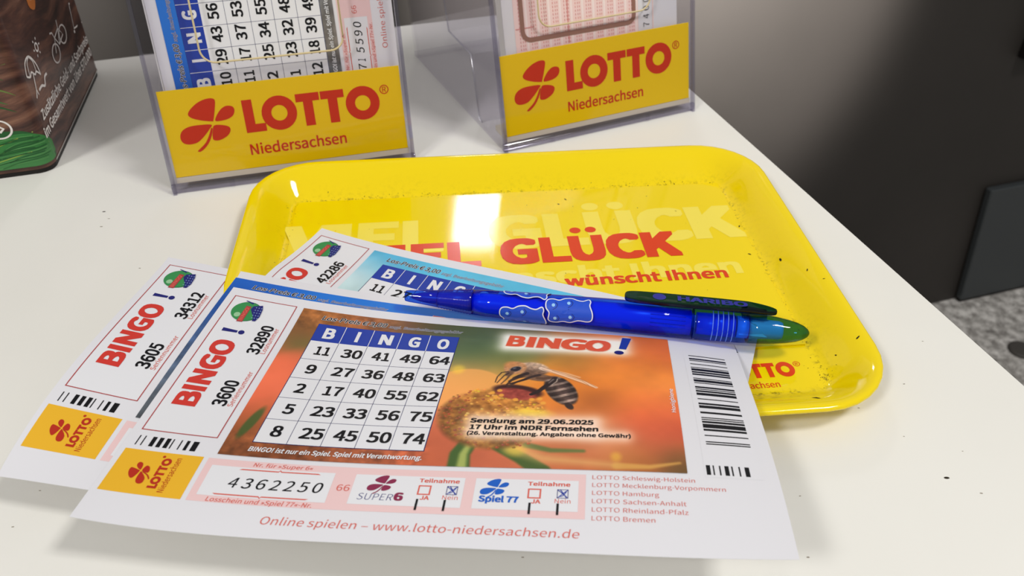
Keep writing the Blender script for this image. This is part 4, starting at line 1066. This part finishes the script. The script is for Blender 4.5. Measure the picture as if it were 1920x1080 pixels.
lathe([(0, .0075), (.001, .0095), (.008, .0108), (.03, .0125), (.06, .0155)], TSH, 'tip_cone')
lathe([(.012, .004), (.03, .0085), (.06, .0120), (.122, .0175)], mat('deep_blue_plastic', (14, 48, 190), .3, .5), 'tip_core')
rows = []
for i in range(12):
    s = .06 + .0052 * i; r = .0155 + (.0226 - .0155) * i / 11.5; rows += [(s, r), (s + .0028, r + .0010), (s + .0036, r - .0001)]
lathe(rows + [(.1235, .0226)], TSH, 'grip')
barrel_mb = lathe([(.1235, .0228), (.16, .0240), (.25, .0262), (.36, .0284), (.44, .0288), (.509, .0284)], BSH, 'barrel', 40, keep=True)
core = lathe([(.115, .0150), (.14, .0175), (.25, .0205), (.38, .0225), (.505, .0225)], CORE, 'barrel_core')
mb = MB()
for a in (-.55, -.25, .05, .35): mb.tube([PN(s, a, .0229) for s in np.linspace(.435, .495, 5)], .0007, mat('core_rib_blue', (40, 74, 220), .3))
o = mb.build('core_ribs'); o.parent = core
lathe([(.509, .0286), (.5125, .0270), (.5155, .0288), (.54, .0288), (.59, .0276), (.602, .0270)], BSH, 'collar', 40)
lathe([(.515, .0190), (.58, .0200)], mat('collar_core_blue', (34, 96, 246), .3, .5), 'collar_core')
mb = MB()
for i in range(5): mb.tube([PN(.540 + .0085 * i, a, .0290) for a in np.linspace(-1.2, 1.2, 14)], .0008, mat('ring_light_blue', (90, 130, 240), .3))
fit(mb.build('collar_rings'), pen)
pl = [(.583, .0190), (.600, .0190), (.640, .0165), (.655, .0160), (.660, .0140)]
lathe(pl, CORE2, 'plunger')
mb = MB(); mb.prism([PN(.586, .9, .0200), PN(.612, .35, .0200), PN(.634, -.75, .0200), PN(.586, -.75, .0200)], tuple(.0008 * ev), mat('bright_cyan_plastic', (170, 240, 255), .35, .4)); fit(mb.build('plunger_flag'), pen)
lathe([(.602, .0270), (.625, .0258), (.648, .0235), (.668, .0205), (.684, .0168), (.695, .0125), (.702, .0078), (.7055, .003)], CSH, 'end_cap', 40)
# clip on the far upper side
ca = math.radians(62)
def CLP(s, w, h):
    """along, across, away from the barrel"""
    r = .0365 + h - max(0, s - .60) * .10
    return tuple(PA + ax * s + r * (math.cos(ca) * ev + math.sin(ca) * eu) + w * (-math.sin(ca) * ev + math.cos(ca) * eu))
outl = [(.388, 0), (.390, .010), (.400, .0155), (.43, .018), (.52, .018), (.60, .0155), (.632, .011), (.644, .005), (.646, 0), (.644, -.005), (.632, -.011), (.60, -.0155), (.52, -.018), (.43, -.018), (.400, -.0155), (.390, -.010)]
mb = MB(); sl_ = smooth_loop(outl, 3); cen = np.mean(sl_, 0)
rr = []
for k_, h in ((.93, -.0012), (1.0, .0008), (1.0, .0048), (.95, .0066), (.80, .0072)):
    rr.append([CLP(cen[0] + (a - cen[0]) * (1 - (1 - k_) * .12), b * k_, h) for a, b in sl_])
mb.rings(rr[:4], clear('clip_rim_plastic', (.03, .10, .42), .05, 0.4, .01), cap=(True, False)); mb.rings(rr[3:], clear('clip_blue_plastic', (.18, .50, .72), .04, 0.4, .0), cap=(False, True)); clip_mb = mb
mb = MB(); mb.rings([[CLP(.60 + x, y, h) for x, y in ((-.012, -.012), (.03, -.008), (.03, .008), (-.012, .012))] for h in (-.012, .0)], CSH, cap=(True, True)); fit(mb.build('clip_bridge'), pen)
pr = Print(lambda a, b, h: CLP(a, b, .0072 + h), .0002, .0002, clip_mb); CLT = mat('clip_dark_blue_print', (10, 22, 150), .35)
pr.disc(.447, .0, .0115, .0115, CLT, 1, 20)
pr.text('HARIBO', (.478, -.0085), .118, .017, CLT, 1, bold=.05)
fit(pr.build('clip'), pen)
# gummy-candy shapes printed around the barrel (pixel sketch of the outline turned into along / around coordinates)
def rb(s): return float(np.interp(s, [.1235, .16, .25, .36, .44, .509], [.0228, .0240, .0262, .0284, .0288, .0284]))
GB = mat('candy_blue_print', (24, 78, 206), .4); GW = mat('candy_white_line', (222, 226, 240), .4); GL = mat('candy_pale_blue', (150, 200, 246), .4); GD = mat('candy_dark_line', (14, 34, 110), .4)
pr = Print(lambda s, q, h: PN(s, q / rb(s), rb(s) + h), .00022, .0003, barrel_mb)
OUT = [(1365, 240), (1385, 212), (1430, 205), (1480, 212), (1530, 190), (1590, 183), (1640, 198), (1690, 202), (1738, 181), (1757, 205), (1752, 240), (1780, 300), (1778, 350), (1740, 368), (1660, 365), (1590, 390), (1530, 385), (1470, 400), (1420, 398), (1395, 375), (1400, 320), (1370, 285)]
def candy(s0, q0, flip=1, kx=1.0):
    T = lambda x, y: (s0 + kx * (x - 1570) / 4.8 / 1063, q0 + flip * (288 - y) / 4.8 / 1063 * 1.12 - (x - 1570) / 4.8 / 1063 * .0)
    lp = smooth_loop([T(*p) for p in OUT], 4)
    cx = np.mean(lp, 0)
    # fan of quads so that the fill follows the barrel
    for a, b in ((1.0, .66), (.66, .33), (.33, .02)):
        n = len(lp); vs = [pr.fn(*(cx + (np.array(p) - cx) * a), pr._h(1)) for p in lp] + [pr.fn(*(cx + (np.array(p) - cx) * b), pr._h(1)) for p in lp]
        pr.mb.add(vs, [(i, (i + 1) % n, n + (i + 1) % n, n + i) for i in range(n)], GB)
    pr.stroke(lp, .0020, GW, 3, True)
    for x, y in ((1432, 258), (1566, 232), (1588, 342), (1455, 362)):
        c = T(x, y); pr.disc(c[0], c[1], .0030, .0030, GL, 3, 14)
        pr.stroke(smooth_loop([T(x + 14, y - 26), T(x + 36, y - 6), T(x + 24, y + 20), T(x - 2, y + 34)], 3, False), .0008, GD, 3)
candy(.2945, .0010); candy(.2150, -.0215, 1, 1.0); candy(.2180, .0395, -1, 1.0)
fit(pr.build('barrel'), pen)
